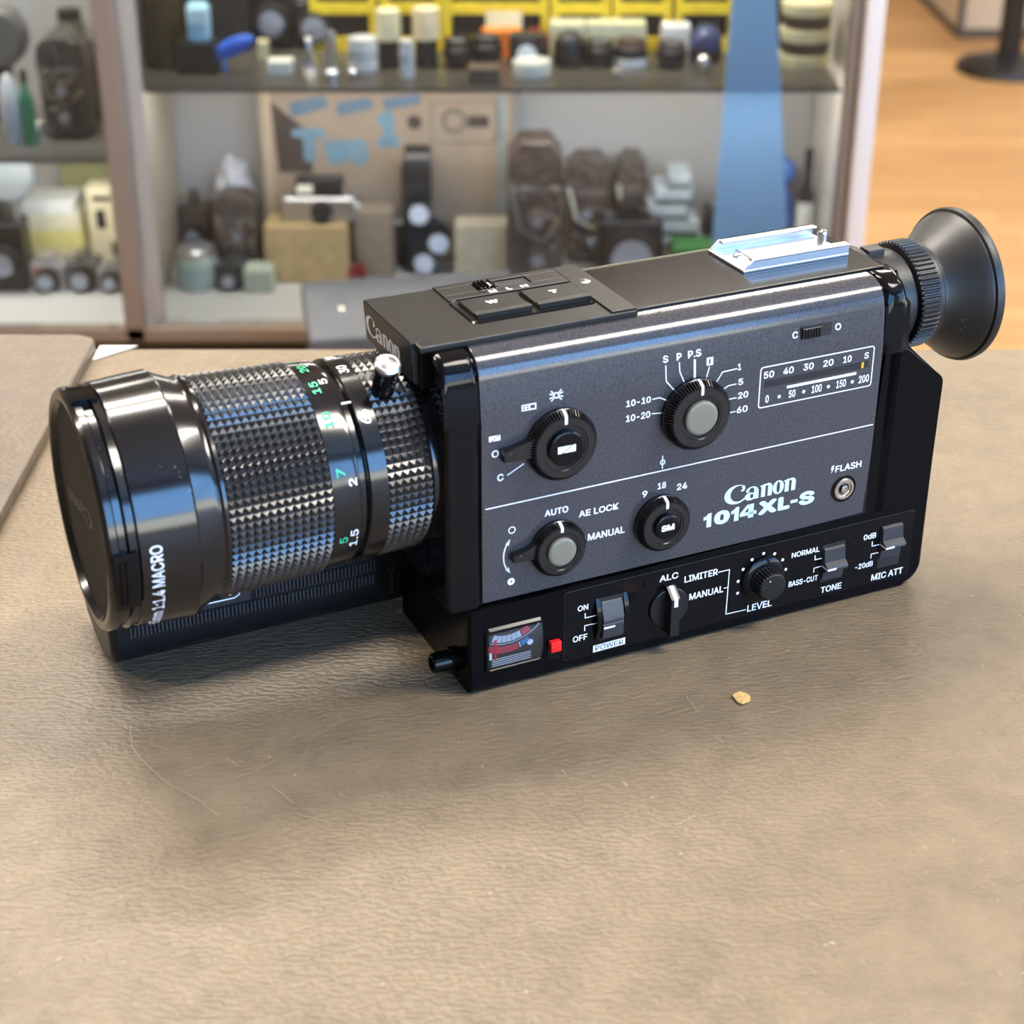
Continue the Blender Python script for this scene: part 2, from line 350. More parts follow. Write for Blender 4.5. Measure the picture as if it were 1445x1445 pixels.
# ------------------------------------------------------------------ the counter table and the mat
def leather(name, c_lo, c_hi, wear_shade):
    m, t, p = nt(name)
    co = coords(t)
    big = nd(t, 'ShaderNodeTexNoise', Scale=5.0, Detail=5.0); t.links.new(co, big.inputs['Vector'])
    fine = nd(t, 'ShaderNodeTexNoise', Scale=90.0, Detail=4.0, Roughness=0.65); t.links.new(co, fine.inputs['Vector'])
    mx = nd(t, 'ShaderNodeMixRGB', blend_type='MULTIPLY'); mx.inputs[0].default_value = 1.0
    t.links.new(ramp(t, big.outputs[0], [(0.25, c_lo), (0.75, c_hi)]), mx.inputs[1])
    t.links.new(ramp(t, fine.outputs[0], [(0.28, (0.80,) * 3), (0.62, (1.06,) * 3)]), mx.inputs[2])
    col = mx.outputs[0]
    if wear_shade:
        # dark rubbed pits and pale scuffs, pits denser around the movie camera
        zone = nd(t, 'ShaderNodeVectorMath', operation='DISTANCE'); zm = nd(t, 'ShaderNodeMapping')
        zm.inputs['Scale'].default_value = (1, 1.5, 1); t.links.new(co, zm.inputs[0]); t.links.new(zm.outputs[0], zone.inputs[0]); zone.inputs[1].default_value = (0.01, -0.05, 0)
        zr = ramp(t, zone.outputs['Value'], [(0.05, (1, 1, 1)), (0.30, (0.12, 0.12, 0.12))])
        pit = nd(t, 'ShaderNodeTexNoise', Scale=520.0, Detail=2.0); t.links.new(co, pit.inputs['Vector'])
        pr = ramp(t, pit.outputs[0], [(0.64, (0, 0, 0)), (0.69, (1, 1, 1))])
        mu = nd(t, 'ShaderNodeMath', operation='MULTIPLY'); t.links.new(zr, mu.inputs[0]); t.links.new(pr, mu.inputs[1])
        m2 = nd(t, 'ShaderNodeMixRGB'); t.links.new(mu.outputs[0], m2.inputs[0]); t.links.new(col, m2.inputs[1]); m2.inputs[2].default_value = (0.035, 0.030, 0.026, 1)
        sc = nd(t, 'ShaderNodeTexNoise', Scale=420.0, Detail=3.0, Distortion=1.2); sm = nd(t, 'ShaderNodeMapping'); sm.inputs['Location'].default_value = (3, 7, 0); t.links.new(co, sm.inputs[0]); t.links.new(sm.outputs[0], sc.inputs['Vector'])
        sr_ = ramp(t, sc.outputs[0], [(0.725, (0, 0, 0)), (0.76, (1, 1, 1))])
        m3 = nd(t, 'ShaderNodeMixRGB'); t.links.new(sr_, m3.inputs[0]); t.links.new(m2.outputs[0], m3.inputs[1]); m3.inputs[2].default_value = (0.50, 0.42, 0.32, 1)
        # zone darkened and greyed: wear plus the movie camera's shadow painted in
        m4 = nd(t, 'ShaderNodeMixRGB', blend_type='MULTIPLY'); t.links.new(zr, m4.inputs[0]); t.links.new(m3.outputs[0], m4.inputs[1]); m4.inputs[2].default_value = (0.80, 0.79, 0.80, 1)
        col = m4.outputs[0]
    t.links.new(col, p.inputs['Base Color'])
    p.inputs['Roughness'].default_value = 0.42; p.inputs['Specular IOR Level'].default_value = 0.42
    wm = nd(t, 'ShaderNodeMapping'); wm.inputs['Scale'].default_value = (1.0, 1.9, 1.0); t.links.new(co, wm.inputs[0])
    n1 = nd(t, 'ShaderNodeTexNoise', Scale=340.0, Detail=1.5, Roughness=0.45, Distortion=0.1); t.links.new(wm.outputs[0], n1.inputs['Vector'])
    n2 = nd(t, 'ShaderNodeTexNoise', Scale=620.0, Detail=2.0); t.links.new(wm.outputs[0], n2.inputs['Vector'])
    b1 = nd(t, 'ShaderNodeBump', Strength=0.55, Distance=0.0016); t.links.new(n1.outputs[0], b1.inputs['Height'])
    b2 = nd(t, 'ShaderNodeBump', Strength=0.2, Distance=0.0005); t.links.new(n2.outputs[0], b2.inputs['Height']); t.links.new(b1.outputs[0], b2.inputs['Normal'])
    t.links.new(b2.outputs[0], p.inputs['Normal'])
    return m
tb = thing('counter_table', 'long counter with a worn tan leathercloth top under the movie camera', 'table', (0, 0, 0))
bm = box(-1.5, 1.5, -0.62, 0.3025, T - 0.035, T, 0.004, 2)
for v in bm.verts: v.co.z -= 0
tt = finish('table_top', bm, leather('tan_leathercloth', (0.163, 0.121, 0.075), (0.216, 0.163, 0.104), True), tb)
SCR = [[(-0.1144, -0.0193), (-0.1116, -0.0312), (-0.1075, -0.0379), (-0.0976, -0.05), (-0.0864, -0.059), (-0.0788, -0.0668)], [(-0.0809, -0.0369), (-0.0763, -0.0416)], [(-0.0771, -0.0481), (-0.0725, -0.0454), (-0.0675, -0.0416)], [(-0.0646, -0.0518), (-0.0571, -0.0607)], [(-0.0554, -0.066), (-0.0444, -0.0703)], [(-0.04, -0.0705), (-0.0273, -0.0716)], [(-0.1069, -0.0292), (-0.1, -0.0327)], [(0.0127, 0.0004), (0.0216, 0.0015), (0.0291, 0.0037), (0.0355, 0.0061), (0.0409, 0.009), (0.0464, 0.0121), (0.0503, 0.0149)], [(0.0586, -0.0715), (0.0649, -0.0667)], [(0.0678, -0.0022), (0.0706, -0.0106)], [(0.0755, -0.0258), (0.0775, -0.0288)]]
scm = mat('pale_scratch', (0.40, 0.31, 0.21), 0.6)
for s_ in SCR:
    bm = bmesh.new(); rnd = random.Random(len(s_)); P2 = []
    for (a, b), (c, d) in zip(s_, s_[1:]):
        for k in range(5): P2.append((a + (c - a) * k / 5 + rnd.uniform(-.0002, .0002), b + (d - b) * k / 5 + rnd.uniform(-.0002, .0002)))
    P2.append(s_[-1]); line(bm, P2, 0.00032, lambda u, v: (u, v, T + 0.0002)); finish('scratch', bm, scm, tt, angle=0)
finish('counter_body', box(-1.45, 1.45, -0.55, 0.26, 0.0005, T - 0.036, 0.004, 1), mat('counter_panel', (0.24, 0.22, 0.20), 0.5), tb)
bm = prism([(-1.2, -0.35), (-0.1905, -0.35)] + arcpts(-0.2005, 0.2945, 0.010, 0.008, 0, 90, 5) + [(-1.2, 0.3025)], lambda u, v, w: (u, v, w), T + 0.0004, T + 0.0062, 0.0016, 2)
pad = finish('leather_mat', bm, leather('brown_leather', (0.115, 0.086, 0.060), (0.160, 0.122, 0.088), False)); tag(pad, 'brown leather mat lying on the left end of the counter', 'mat')
fl = bmesh.new()
rnd = random.Random(4)
pts = [(0.0028 * (0.8 + 0.5 * rnd.random()) * math.cos(a) * 1.1, 0.0032 * (0.8 + 0.5 * rnd.random()) * math.sin(a)) for a in [2 * PI * k / 11 for k in range(11)]]
prism(pts, lambda u, v, w: (u, v, w), 0, 0.0006, 0.0002, 1, fl)
fo = finish('paper_flake', fl, mat('tan_flake', (0.62, 0.38, 0.14), 0.7, var=0.3, vscale=700)); fo.location = (0.0863, -0.0036, T + 0.0003); tag(fo, 'small torn tan flake on the counter in front of the movie camera', 'flake')

pp = finish('paper_slip', prism([(-0.1898, 0.284), (-0.1715, 0.3015), (-0.1898, 0.3015)], lambda u, v, w: (u, v, w), T + 0.0004, T + 0.0009), mat('white_paper', (0.78, 0.75, 0.70), 0.6)); tag(pp, 'small white paper corner beside the brown leather mat', 'paper')
# ------------------------------------------------------------------ the movie camera (local millimetres, x along the body, y away from the panel, z up)
MM = 0.001
cine = thing('movie_camera', 'black movie camera with a capped zoom lens, lying on the brown table', 'movie camera', (0, 0, T + 0.0002), math.radians(24.986))
def P(name, bm, m, parent=cine, angle=32): return finish(name, bm, m, parent, MM, angle)
XZ = lambda x0: None
def yp(z):                                    # the side panel leans back slightly and rolls over at the top
    K = [(0, 0), (99, 0), (108, 0.6), (113, 1.3), (116, 2.3), (118.6, 4.2), (120.2, 6.8), (121.0, 10.5), (121.3, 16)]
    for (a, b), (c, d) in zip(K, K[1:]):
        if a <= z <= c: return b + (d - b) * (z - a) / (c - a)
    return 16
PANEL = [(0, 34.6), (0, 99), (0.35, 104), (0.7, 108), (1.3, 112.5), (1.9, 115), (2.8, 117), (4.2, 118.7), (5.8, 119.8), (7.8, 120.6), (10.5, 121.1), (15.0, 121.3)]
fx = lambda u, v, w: (w, u, v)                # profile (y,z) pushed along x
# black shell behind the panel, front and rear pillars, the long lower body
bm = prism([(1.2, 33.4)] + [(y + 1.2, z - 0.6) for y, z in PANEL] + [(53.5, 121.0), (57.5, 120.4), (61, 118.4), (61, 33.4)], fx, -9, 157, 0.8)
shell = P('main_shell', bm, M['black'])
PIL = [(-0.1, 33.4)] + [(y - 0.1, z + 0.1) for y, z in PANEL[1:]]
bm = prism(PIL + [(17, 121.3), (17, 33.4)], fx, -12.2, -0.35, 3.2, 4)
P('front_pillar', bm, M['black'])
bm = prism([(0.0, 34.0)] + [(max(0.0, y - 0.1), z) for y, z in PANEL[1:]] + [(53, 121), (58, 119.5), (60.5, 116), (60.5, 34.0)], fx, 150.4, 160.6, 3.4, 4)
P('rear_pillar', bm, M['black'])
fz = lambda u, v, w: (u, w, v)                # outline (x,z) pushed along y
arc = lambda cx, cz, r, a, b, n=6: arcpts(cx, cz, r, r, a, b, n)
LB = [(-5, 0.4)] + arc(169.5, 8.4, 8.4, -90, -4) + arc(172.9, 80.0, 4.6, 0, 55) + [(161.5, 96.8), (150, 97.0), (150, 33.6), (-5, 33.6)]
lower = P('lower_body', prism(LB, fz, 0.0, 61, 1.6, 3), M['black_base'])
for x in (8, 160):
    for y in (8, 53): P('rubber_foot', lathe([(0, 5), (0.5, 5)], (x, y, -0.1), (0, 0, 1), 24), M['rubber'])

# grey side panel with its printing
bm = prism(PANEL + [(y + 1.6, z - 1.0) for y, z in reversed(PANEL)], fx, 0.15, 150.0, 0.35, 2)
panel = P('side_panel', bm, M['panel'])
pf = lambda x, z: (x, yp(z) - 0.09, z)
bm = bmesh.new()
for s, x, z, w, h in (('AUTO', 22.3, 61.5, 8.5, 2.4), ('AE LOCK', 34.7, 58.5, 14.7, 2.4), ('MANUAL', 38.2, 49.0, 13.8, 2.6), ('O', 3.6, 86.5, 2.5, 2.5), ('C', 5.5, 77.9, 2.2, 2.5),
     ('9', 58.2, 60.7, 1.9, 2.4), ('18', 63.9, 62.5, 3.2, 2.4), ('24', 71.3, 60.6, 4.0, 2.4), ('10-10', 51.0, 94.9, 9.0, 2.3), ('10-20', 51.1, 89.6, 8.9, 2.4),
     ('S', 64.3, 107.6, 1.9, 2.4), ('P', 69.3, 107.6, 1.8, 2.4), ('P.S', 73.5, 107.6, 4.9, 2.5), ('1', 92.4, 100.2, 1.2, 2.3), ('5', 92.8, 94.8, 1.9, 2.3), ('20', 93.0, 89.8, 4.0, 2.4), ('60', 92.9, 84.6, 4.2, 2.4),
     ('C', 113.2, 107.5, 2.1, 2.4), ('O', 130.0, 107.6, 2.4, 2.4), ('50', 102.6, 95.3, 4.0, 2.5), ('40', 110.2, 95.4, 4.1, 2.5), ('30', 118.1, 95.4, 4.1, 2.5), ('20', 126.0, 95.3, 4.1, 2.5),
     ('10', 134.0, 95.3, 3.4, 2.5), ('S', 142.6, 95.3, 1.8, 2.4), ('0', 103.9, 86.3, 1.3, 2.8), ('50', 113.1, 86.4, 2.6, 2.8), ('100', 122.2, 86.4, 4.0, 2.9), ('150', 132.1, 86.4, 3.9, 2.9), ('200', 141.2, 86.5, 4.2, 2.9),
     ('FLASH', 135.0, 53.8, 10.9, 2.6)):
    word(bm, s, x, z, w, h, pf, 0.022)
line(bm, [(1.5, 68.9), (149.0, 69.6)], 0.42, pf); line(bm, [(9.1, 79.5), (14.7, 82.3)], 0.36, pf)
for pts, w in (([(65.3, 106.6), (65.5, 101.3), (68.4, 97.8)], .36), ([(70.3, 106.8), (70.5, 103.6), (72.1, 100.0)], .36), ([(76.0, 106.6), (76.1, 100.6)], .75), ([(81.5, 103.2), (80.6, 100.2)], .36),
     ([(92.0, 100.9), (86.6, 100.7), (84.6, 97.9)], .36), ([(92.0, 95.5), (89.0, 95.4), (87.0, 94.4)], .36), ([(92.3, 90.5), (88.2, 90.4)], .36), ([(92.3, 85.5), (88.4, 85.5)], .36),
     ([(60.7, 95.9), (63.2, 96.0), (66.0, 94.5)], .36), ([(60.7, 90.8), (64.4, 90.4)], .36), ([(65.3, 74.6), (65.4, 70.1)], .36)): line(bm, pts, w, pf)
ring(bm, 65.4, 72.3, 0.62, 1.0, pf)
# "1" in a box (the numeral is left open)
for a in (((80.5, 103.9), (81.3, 103.9), (81.3, 106.6), (80.5, 106.6)), ((81.95, 103.9), (82.9, 103.9), (82.9, 106.6), (81.95, 106.6)), ((81.3, 103.9), (81.95, 103.9), (81.95, 104.3), (81.3, 104.3)), ((81.3, 106.15), (81.95, 106.15), (81.95, 106.6), (81.3, 106.6))): poly(bm, a, pf)
# lamp symbol, film frame symbol, filter symbol
ring(bm, 26.1, 103.7, 0.66, 1.05, pf)
for a in (18, -18, 42, -42): 
    for sg in (0, 180):
        t = math.radians(a + sg); line(bm, [(26.1 + 1.35 * math.cos(t), 103.7 + 1.35 * math.sin(t)), (26.1 + 2.35 * math.cos(t), 103.7 + 2.35 * math.sin(t))], .36, pf)
for a in ((14.0, 19.1, 100.5, 100.95), (14.0, 19.1, 102.15, 102.6), (14.0, 14.4, 100.5, 102.6), (15.2, 15.6, 100.5, 102.6), (16.5, 17.0, 100.5, 102.6), (18.6, 19.1, 100.5, 102.6), (14.0, 17.0, 101.4, 101.75)):
    poly(bm, [(a[0], a[2]), (a[1], a[2]), (a[1], a[3]), (a[0], a[3])], pf)
poly(bm, [(2.7, 92.2), (3.4, 92.2), (5.9, 94.1), (2.7, 94.1)], pf); poly(bm, [(3.9, 92.2), (6.6, 92.2), (6.6, 94.1), (6.3, 94.1)], pf)
# open / closed symbols with the double arrow
ring(bm, 10.6, 59.4, 0.95, 1.3, pf); ring(bm, 10.3, 40.4, 0.35, 1.3, pf)
A = arcpts(17.0, 49.9, 9.4, 9.4, 143, 217, 16); line(bm, A, .5, pf)
for (x, z), sg in ((A[0], 1), (A[-1], -1)): poly(bm, [(x + 0.5, z + sg * 0.7), (x - 1.3, z - sg * 1.0), (x - 0.35, z - sg * 1.2), (x - 0.1, z - sg * 1.9)], pf)
# counter frame, bar, dots, lightning
R0 = rrect(101.1, 146.6, 84.7, 99.7, 1.2); R1 = rrect(101.5, 146.2, 85.1, 99.3, 0.9); band(bm, R0 + R0[:1], R1 + R1[:1], pf)
poly(bm, [(112.1, 90.1), (139.9, 90.1), (139.9, 91.1), (112.1, 91.1)], pf)
for x in (109.3, 119.0, 128.9, 138.6): disc(bm, x, 87.7, 0.62, pf)
poly(bm, [(134.5, 56.8), (133.5, 56.8), (133.1, 55.2), (133.7, 55.2), (133.2, 53.8), (134.6, 55.7), (134.0, 55.7)], pf)
P('printed_lettering', bm, M['white'], panel, 0)
bm = bmesh.new(); logo(bm, 90.2, 50.4, 28.6, 7.6, pf)
for s, x, w in (('0', 86.6, 6.2), ('X', 104.2, 7.6), ('L', 112.2, 4.9), ('S', 120.8, 6.4)): word(bm, s, x, 43.7, w, 5.3, pf, 0.058 if s != 'S' else 0.05)
for q in ([(100.2, 43.7), (102.3, 43.7), (102.3, 49.0), (100.2, 49.0)], [(96.9, 44.8), (103.5, 44.8), (103.5, 46.1), (96.9, 46.1)], [(96.9, 46.1), (98.6, 46.1), (101.2, 49.0), (99.7, 49.0)]): poly(bm, q, pf)
for x in (82.4, 93.3): poly(bm, [(x + 1.3, 43.7), (x + 3.1, 43.7), (x + 3.1, 49.0), (x + 1.8, 49.0), (x + 1.2, 48.2), (x, 47.8), (x, 46.6), (x + 1.3, 46.8)], pf)
poly(bm, [(117.3, 45.6), (120.2, 45.6), (120.2, 46.8), (117.3, 46.8)], pf)
P('model_name', bm, M['blue_white'], panel, 0)
# footage counter window
bm = prism(rrect(103.2, 144.6, 92.0, 94.4, 0.3, 2), fz, -0.12, 0.3); slot = P('counter_slot', bm, M['black_flat'], panel)
P('counter_pointer', box(141.6, 142.5, -0.3, 0.0, 92.2, 94.3), M['orange'], panel)
# eyepiece shutter slide C-O
yb = yp(108.5)
bm = bmesh.new(); box(116.4, 128.6, yb - 0.1, yb + 0.6, 106.5, 110.9, 0, 1, bm); P('slide_slot', bm, M['black_flat'], panel)
bm = box(116.8, 124.2, yb - 0.9, yb + 0.2, 106.9, 110.5, 0.15, 1)
for k in range(6): box(117.6 + k * 1.1, 118.1 + k * 1.1, yb - 1.35, yb - 0.8, 107.0, 110.4, 0.1, 1, bm)
P('slide_knob', bm, M['black_satin'], panel)

# ---- dials
M['dial'] = mat('black_dial_plastic', (0.006, 0.006, 0.0065), 0.22, spec=0.6)
def dial(name, cx, cz, r, h, rb, btn_mat, parent=cine, lever=None, rim=0.0):
    n = 72
    wave = lambda k, i: 1.0 if k not in (2, 3, 4) else (1.0 if i % 2 == 0 else 0.955)
    y0 = yp(cz)
    prof = [(0, r * 1.015), (h * 0.30, r * 1.015), (h * 0.34, r), (h * 0.62, r), (h, r * 0.90), (h + 0.15, r * 0.86), (h + 0.15, rb + 1.9), (h - 0.1, rb + 1.7), (h - 0.15, rb + 1.1), (h - 0.5, rb + 1.05), (h - 0.6, 0)]
    bm = lathe(prof, (cx, y0, cz), (0, -1, 0), 72 * 4, None, 0, lambda k, i: 1.0 if k not in (3, 4) else (1.02 if i % 4 < 2 else 0.925))
    if lever:
        x0, x1, z0, z1, hh = lever
        prism([(x0, z0), (cx - r * 0.9, z0 - 0.3), (cx - r * 0.6, z1 + 3.2), (cx - r * 0.98, z1 + 1.6), (x0 + 4.5, z1 + 0.2), (x0, z1 - 0.2)], lambda u, v, w: (u, w, v), y0 + 0.1, y0 - hh, 0.4, 2, bm)
        lathe([(0, 0.8), (0.12, 0.7), (0.12, 0)], (x0 + 2.4, y0 - hh, (z0 + z1) / 2), (0, -1, 0), 16, bm)
    d = P(name, bm, M['dial'], parent)
    bm = lathe([(h - 0.8, rb), (h + 0.55, rb), (h + 0.9, rb - 0.4), (h + 1.0, rb - 1.0), (h + 1.0, 0)], (cx, y0, cz), (0, -1, 0), 48)
    P('push_button', bm, btn_mat, d)
    # white index: over the rim and down the face
    bm = bmesh.new()
    for (ya, ra), (yb_, rb_) in zip([(h * 0.36, r * 1.03), (h * 0.64, r * 1.02), (h + 0.06, r * 0.93), (h + 0.22, r * 0.86)], [(h * 0.64, r * 1.02), (h + 0.06, r * 0.93), (h + 0.22, r * 0.86), (h + 0.22, rb + 2.1)]):
        w = 0.5
        q = [bm.verts.new((cx - w, y0 - ya, cz + ra)), bm.verts.new((cx + w, y0 - ya, cz + ra)), bm.verts.new((cx + w, y0 - yb_, cz + rb_)), bm.verts.new((cx - w, y0 - yb_, cz + rb_))]; bm.faces.new(q)
    P('index_mark', bm, M['white'], d)
    return d, y0 - h - 1.0
d1, f1 = dial('function_dial', 27.2, 87.3, 11.9, 4.6, 6.1, M['black'], lever=(6.6, 0, 85.4, 89.6, 3.2))
bm = bmesh.new(); g = lambda x, z: (x, f1 - 0.06, z)
poly(bm, [(24.0, 86.1), (25.4, 86.1), (28.9, 88.5), (24.0, 88.5)], g); poly(bm, [(25.9, 86.1), (30.3, 86.1), (30.3, 88.5), (29.4, 88.5)], g)
P('fader_symbol', bm, M['white'], d1, 0)
d2, f2 = dial('frame_rate_dial', 76.1, 88.5, 12.0, 5.2, 5.9, M['button'])
d3, f3 = dial('exposure_dial', 26.6, 49.8, 9.6, 4.2, 5.0, M['button'], lever=(10.0, 0, 48.6, 51.6, 3.0))
d4, f4 = dial('speed_dial', 65.3, 50.5, 9.8, 4.6, 4.6, M['black'])
bm = bmesh.new(); word(bm, 'SM', 62.8, 49.3, 5.0, 2.4, lambda x, z: (x, f4 - 0.06, z), 0.05); P('button_lettering', bm, M['white'], d4, 0)
# flash socket
bm = lathe([(0, 5.2), (0.25, 5.1), (0.25, 4.7), (0.05, 4.6), (0.05, 0)], (139.2, 0, 46.7), (0, -1, 0), 40); fs = P('flash_socket', bm, M['black'])
bm = lathe([(0, 4.1), (0.5, 4.1), (0.8, 3.8), (0.8, 3.0), (0.2, 2.8), (0.2, 2.3), (0, 2.2)], (139.2, -0.05, 46.7), (0, -1, 0), 40)
lathe([(0, 1.35), (0.9, 1.35), (1.0, 1.2), (1.0, 0.8), (0.4, 0.7), (0.4, 0)], (139.2, -0.05, 46.7), (0, -1, 0), 24, bm)
P('contact_ring', bm, M['nickel'], fs)
bm = lathe([(0.3, 0.72), (0.75, 0.6), (0.75, 0)], (139.2, -0.05, 46.7), (0, -1, 0), 16); P('centre_pin', bm, M['chrome'], fs)

# ---- audio strip
strip = P('audio_panel', prism(rrect(30.1, 171.8, 4.3, 31.0, 1.4), fz, -0.35, 0.2, 0.18, 1, None), M['black'])
R0 = rrect(29.9, 172.0, 4.1, 31.2, 1.6); R1 = rrect(30.1, 171.8, 4.3, 31.0, 1.4)
bm = bmesh.new(); band(bm, R0 + R0[:1], R1 + R1[:1], lambda x, z: (x, -0.05, z)); P('panel_edge_line', bm, mat('edge_line_dark', (0.045, 0.045, 0.05), 0.35), strip, 0)
sf = lambda x, z: (x, -0.42, z)
bm = bmesh.new()
for s, x, z, w, h in (('ALC', 66.0, 26.6, 7.4, 2.5), ('LIMITER', 75.9, 24.0, 13.3, 2.6), ('MANUAL', 78.2, 16.4, 13.7, 2.7), ('LEVEL', 102.4, 5.6, 10.2, 2.8), ('NORMAL', 119.5, 23.4, 11.7, 2.2), ('BASS-CUT', 119.2, 11.6, 12.3, 2.3),
     ('TONE', 133.3, 5.6, 8.9, 2.6), ('0dB', 150.0, 23.5, 5.4, 2.3), ('-20dB', 147.5, 11.8, 7.8, 2.3), ('MIC ATT', 155.3, 5.4, 13.9, 2.7), ('ON', 34.8, 22.8, 4.0, 2.2), ('OFF', 33.2, 11.0, 5.5, 2.4)): word(bm, s, x, z, w, h, sf, 0.02)
for pts in ([(89.5, 25.0), (93.9, 25.0), (93.6, 7.0), (101.6, 6.8)], [(92.2, 17.9), (93.7, 17.9)], [(129.5, 22.1), (129.6, 20.4), (132.3, 20.4)], [(129.5, 15.4), (129.5, 17.0), (132.8, 17.1)],
     [(154.0, 22.1), (154.1, 20.3), (157.2, 20.2)], [(154.1, 15.3), (154.1, 17.0), (157.2, 16.9)], [(37.7, 21.4), (37.7, 19.7), (41.4, 19.7)], [(37.6, 14.8), (37.6, 16.7), (41.4, 16.5)]): line(bm, pts, 0.36, sf)
for x, z in ((97.9, 14.5), (97.8, 19.3), (99.5, 23.7), (103.0, 26.8), (107.6, 28.2), (112.2, 27.0), (115.8, 23.7), (117.4, 19.4), (116.8, 14.7)): disc(bm, x, z, 0.6, sf)
poly(bm, [(41.0, 5.05), (53.4, 5.25), (53.4, 8.0), (41.0, 7.75)], sf)
P('printed_lettering', bm, M['white'], strip, 0)
bm = bmesh.new(); word(bm, 'POWER', 41.9, 5.55, 10.7, 1.95, lambda x, z: (x, -0.47, z), 0.0); P('power_lettering', bm, M['black_flat'], strip, 0)
P('indicator_window', prism(rrect(59.9, 64.1, 26.1, 28.9, .2, 2), fz, -0.75, -0.3, .15, 1), M['black'], strip)
# power rocker between two curved guards
bm = bmesh.new()
for x0, x1 in ((41.5, 43.1), (51.9, 53.5)):
    prism([(-0.3, 9.2)] + [(-0.3 - 2.4 * math.sin(PI * k / 12), 9.2 + 17.0 * k / 12) for k in range(1, 12)] + [(-0.3, 26.2)], lambda u, v, w: (w, u, v), x0, x1, 0.45, 2, bm)
pw = P('power_switch', bm, M['black'])
P('switch_well', box(43.1, 51.9, -0.5, -0.3, 9.4, 26.0), M['black_flat'], pw)
bm = prism([(-0.3, 24.6), (-1.0, 24.2), (-1.5, 22.6), (-2.9, 18.4), (-2.9, 17.4), (-2.2, 17.0), (-2.9, 16.2), (-2.6, 11.2), (-0.3, 9.6)], fx, 43.5, 51.5, 0.2, 1); P('rocker', bm, mat('dark_grey_plastic', (0.030, 0.031, 0.034), 0.38), pw)
bm = bmesh.new(); box(43.7, 47.9, -3.0, -2.7, 15.0, 15.7, 0, 1, bm); P('index_mark', bm, M['white'], pw)
# ALC selector
bm = lathe([(0, 7.6), (0.9, 7.5), (1.1, 7.2), (1.1, 0)], (69.9, -0.3, 16.0), (0, -1, 0), 48)
prism([(-0.3, 7.2), (-0.3, 24.6), (-1.6, 24.9), (-5.6, 21.6), (-5.6, 7.0)], lambda u, v, w: (w, u, v), 68.1, 71.7, 0.25, 2, bm)
alc = P('level_mode_knob', bm, M['black_satin'])
bm = bmesh.new(); g = lambda u, v: None
for q in ([(69.2, -1.55, 25.0), (70.7, -1.55, 25.0), (70.7, -5.66, 21.66), (69.2, -5.66, 21.66)], [(69.2, -5.68, 21.66), (70.7, -5.68, 21.66), (70.7, -5.68, 18.6), (69.2, -5.68, 18.6)]): bm.faces.new([bm.verts.new(v) for v in q])
P('index_mark', bm, M['white'], alc, 0)
# level knob
bm = lathe([(0, 8.9), (0.6, 8.9), (1.3, 8.2), (1.7, 6.6), (1.7, 5.9)], (108.0, -0.3, 17.8), (0, -1, 0), 56); lv = P('level_knob', bm, M['black'])
bm = lathe([(1.6, 5.8), (1.8, 5.75), (6.0, 5.5), (6.7, 5.2), (7.0, 4.7), (7.0, 0)], (108.0, -0.3, 17.8), (0, -1, 0), 112, None, 0, lambda k, i: 1.0 if k not in (1, 2, 3) else (1.0 if (i // 2) % 2 else 0.93)); P('knob_grip', bm, M['black_satin'], lv)
bm = lathe([(0, .35), (0.1, .3), (0.1, 0)], (106.6, -7.3, 20.6), (0, -1, 0), 12); P('index_dot', bm, M['grey_line'], lv)
# two slide switches
def slider(name, x0, x1, zc, zs0, zs1):
    sl = P(name, box(x0 - .4, x1 + .4, -0.5, -0.2, zs0, zs1), M['black_flat'])
    bm = prism([(-0.3, zc + 7.2), (-1.5, zc + 6.6), (-1.8, zc + 1.8), (-3.9, zc + 0.9), (-4.2, zc), (-3.9, zc - 0.9), (-1.4, zc - 2.2), (-1.2, zc - 5.6), (-0.3, zc - 6.0)], fx, x0, x1, 0.15, 1)
    P('slide_knob', bm, mat('dark_grey_slider', (0.028, 0.029, 0.034), 0.36), sl)
    bm = bmesh.new()
    for q in ([(x0 - 0.05, -0.5, zc + 0.35), (x0 - 0.05, -4.2, zc + 0.35), (x0 - 0.05, -4.2, zc - 0.35), (x0 - 0.05, -0.5, zc - 0.35)], [(x0 - 0.05, -4.26, zc + 0.4), (x0 + 3.6, -4.26, zc + 0.4), (x0 + 3.6, -4.26, zc - 0.4), (x0 - 0.05, -4.26, zc - 0.4)]): bm.faces.new([bm.verts.new(v) for v in q])
    P('index_mark', bm, M['white'], sl, 0)
slider('tone_switch', 132.9, 141.6, 17.1, 10.4, 25.6)
slider('microphone_switch', 157.6, 166.4, 20.2, 10.2, 26.6)

# ---- battery and level meter
R0 = rrect(0.4, 22.3, 7.3, 24.3, 1.6); R1 = rrect(1.9, 21.6, 8.7, 22.2, 0.6); R1b = [(x, z) for x, z in R1]
bm = bmesh.new()
def loopb(bm, A, ya, B, yb_):
    n = len(A); va = [bm.verts.new((x, ya, z)) for x, z in A]; vb = [bm.verts.new((x, yb_, z)) for x, z in B]
    for i in range(n): bm.faces.new((va[i], va[(i + 1) % n], vb[(i + 1) % n], vb[i]))
Rm = rrect(0.9, 22.0, 7.8, 23.5, 1.4)
loopb(bm, R0, 0.05, Rm, -0.9); loopb(bm, Rm, -0.9, rrect(1.5, 21.8, 8.3, 22.6, 0.9), -0.9); loopb(bm, rrect(1.5, 21.8, 8.3, 22.6, 0.9), -0.9, R1, -0.2)
meter = P('battery_meter', bm, M['black'])
P('scale_plate', box(1.9, 21.6, -0.25, -0.12, 8.7, 22.2), M['black_flat'], meter)
mf = lambda x, z: (x, -0.3, z)
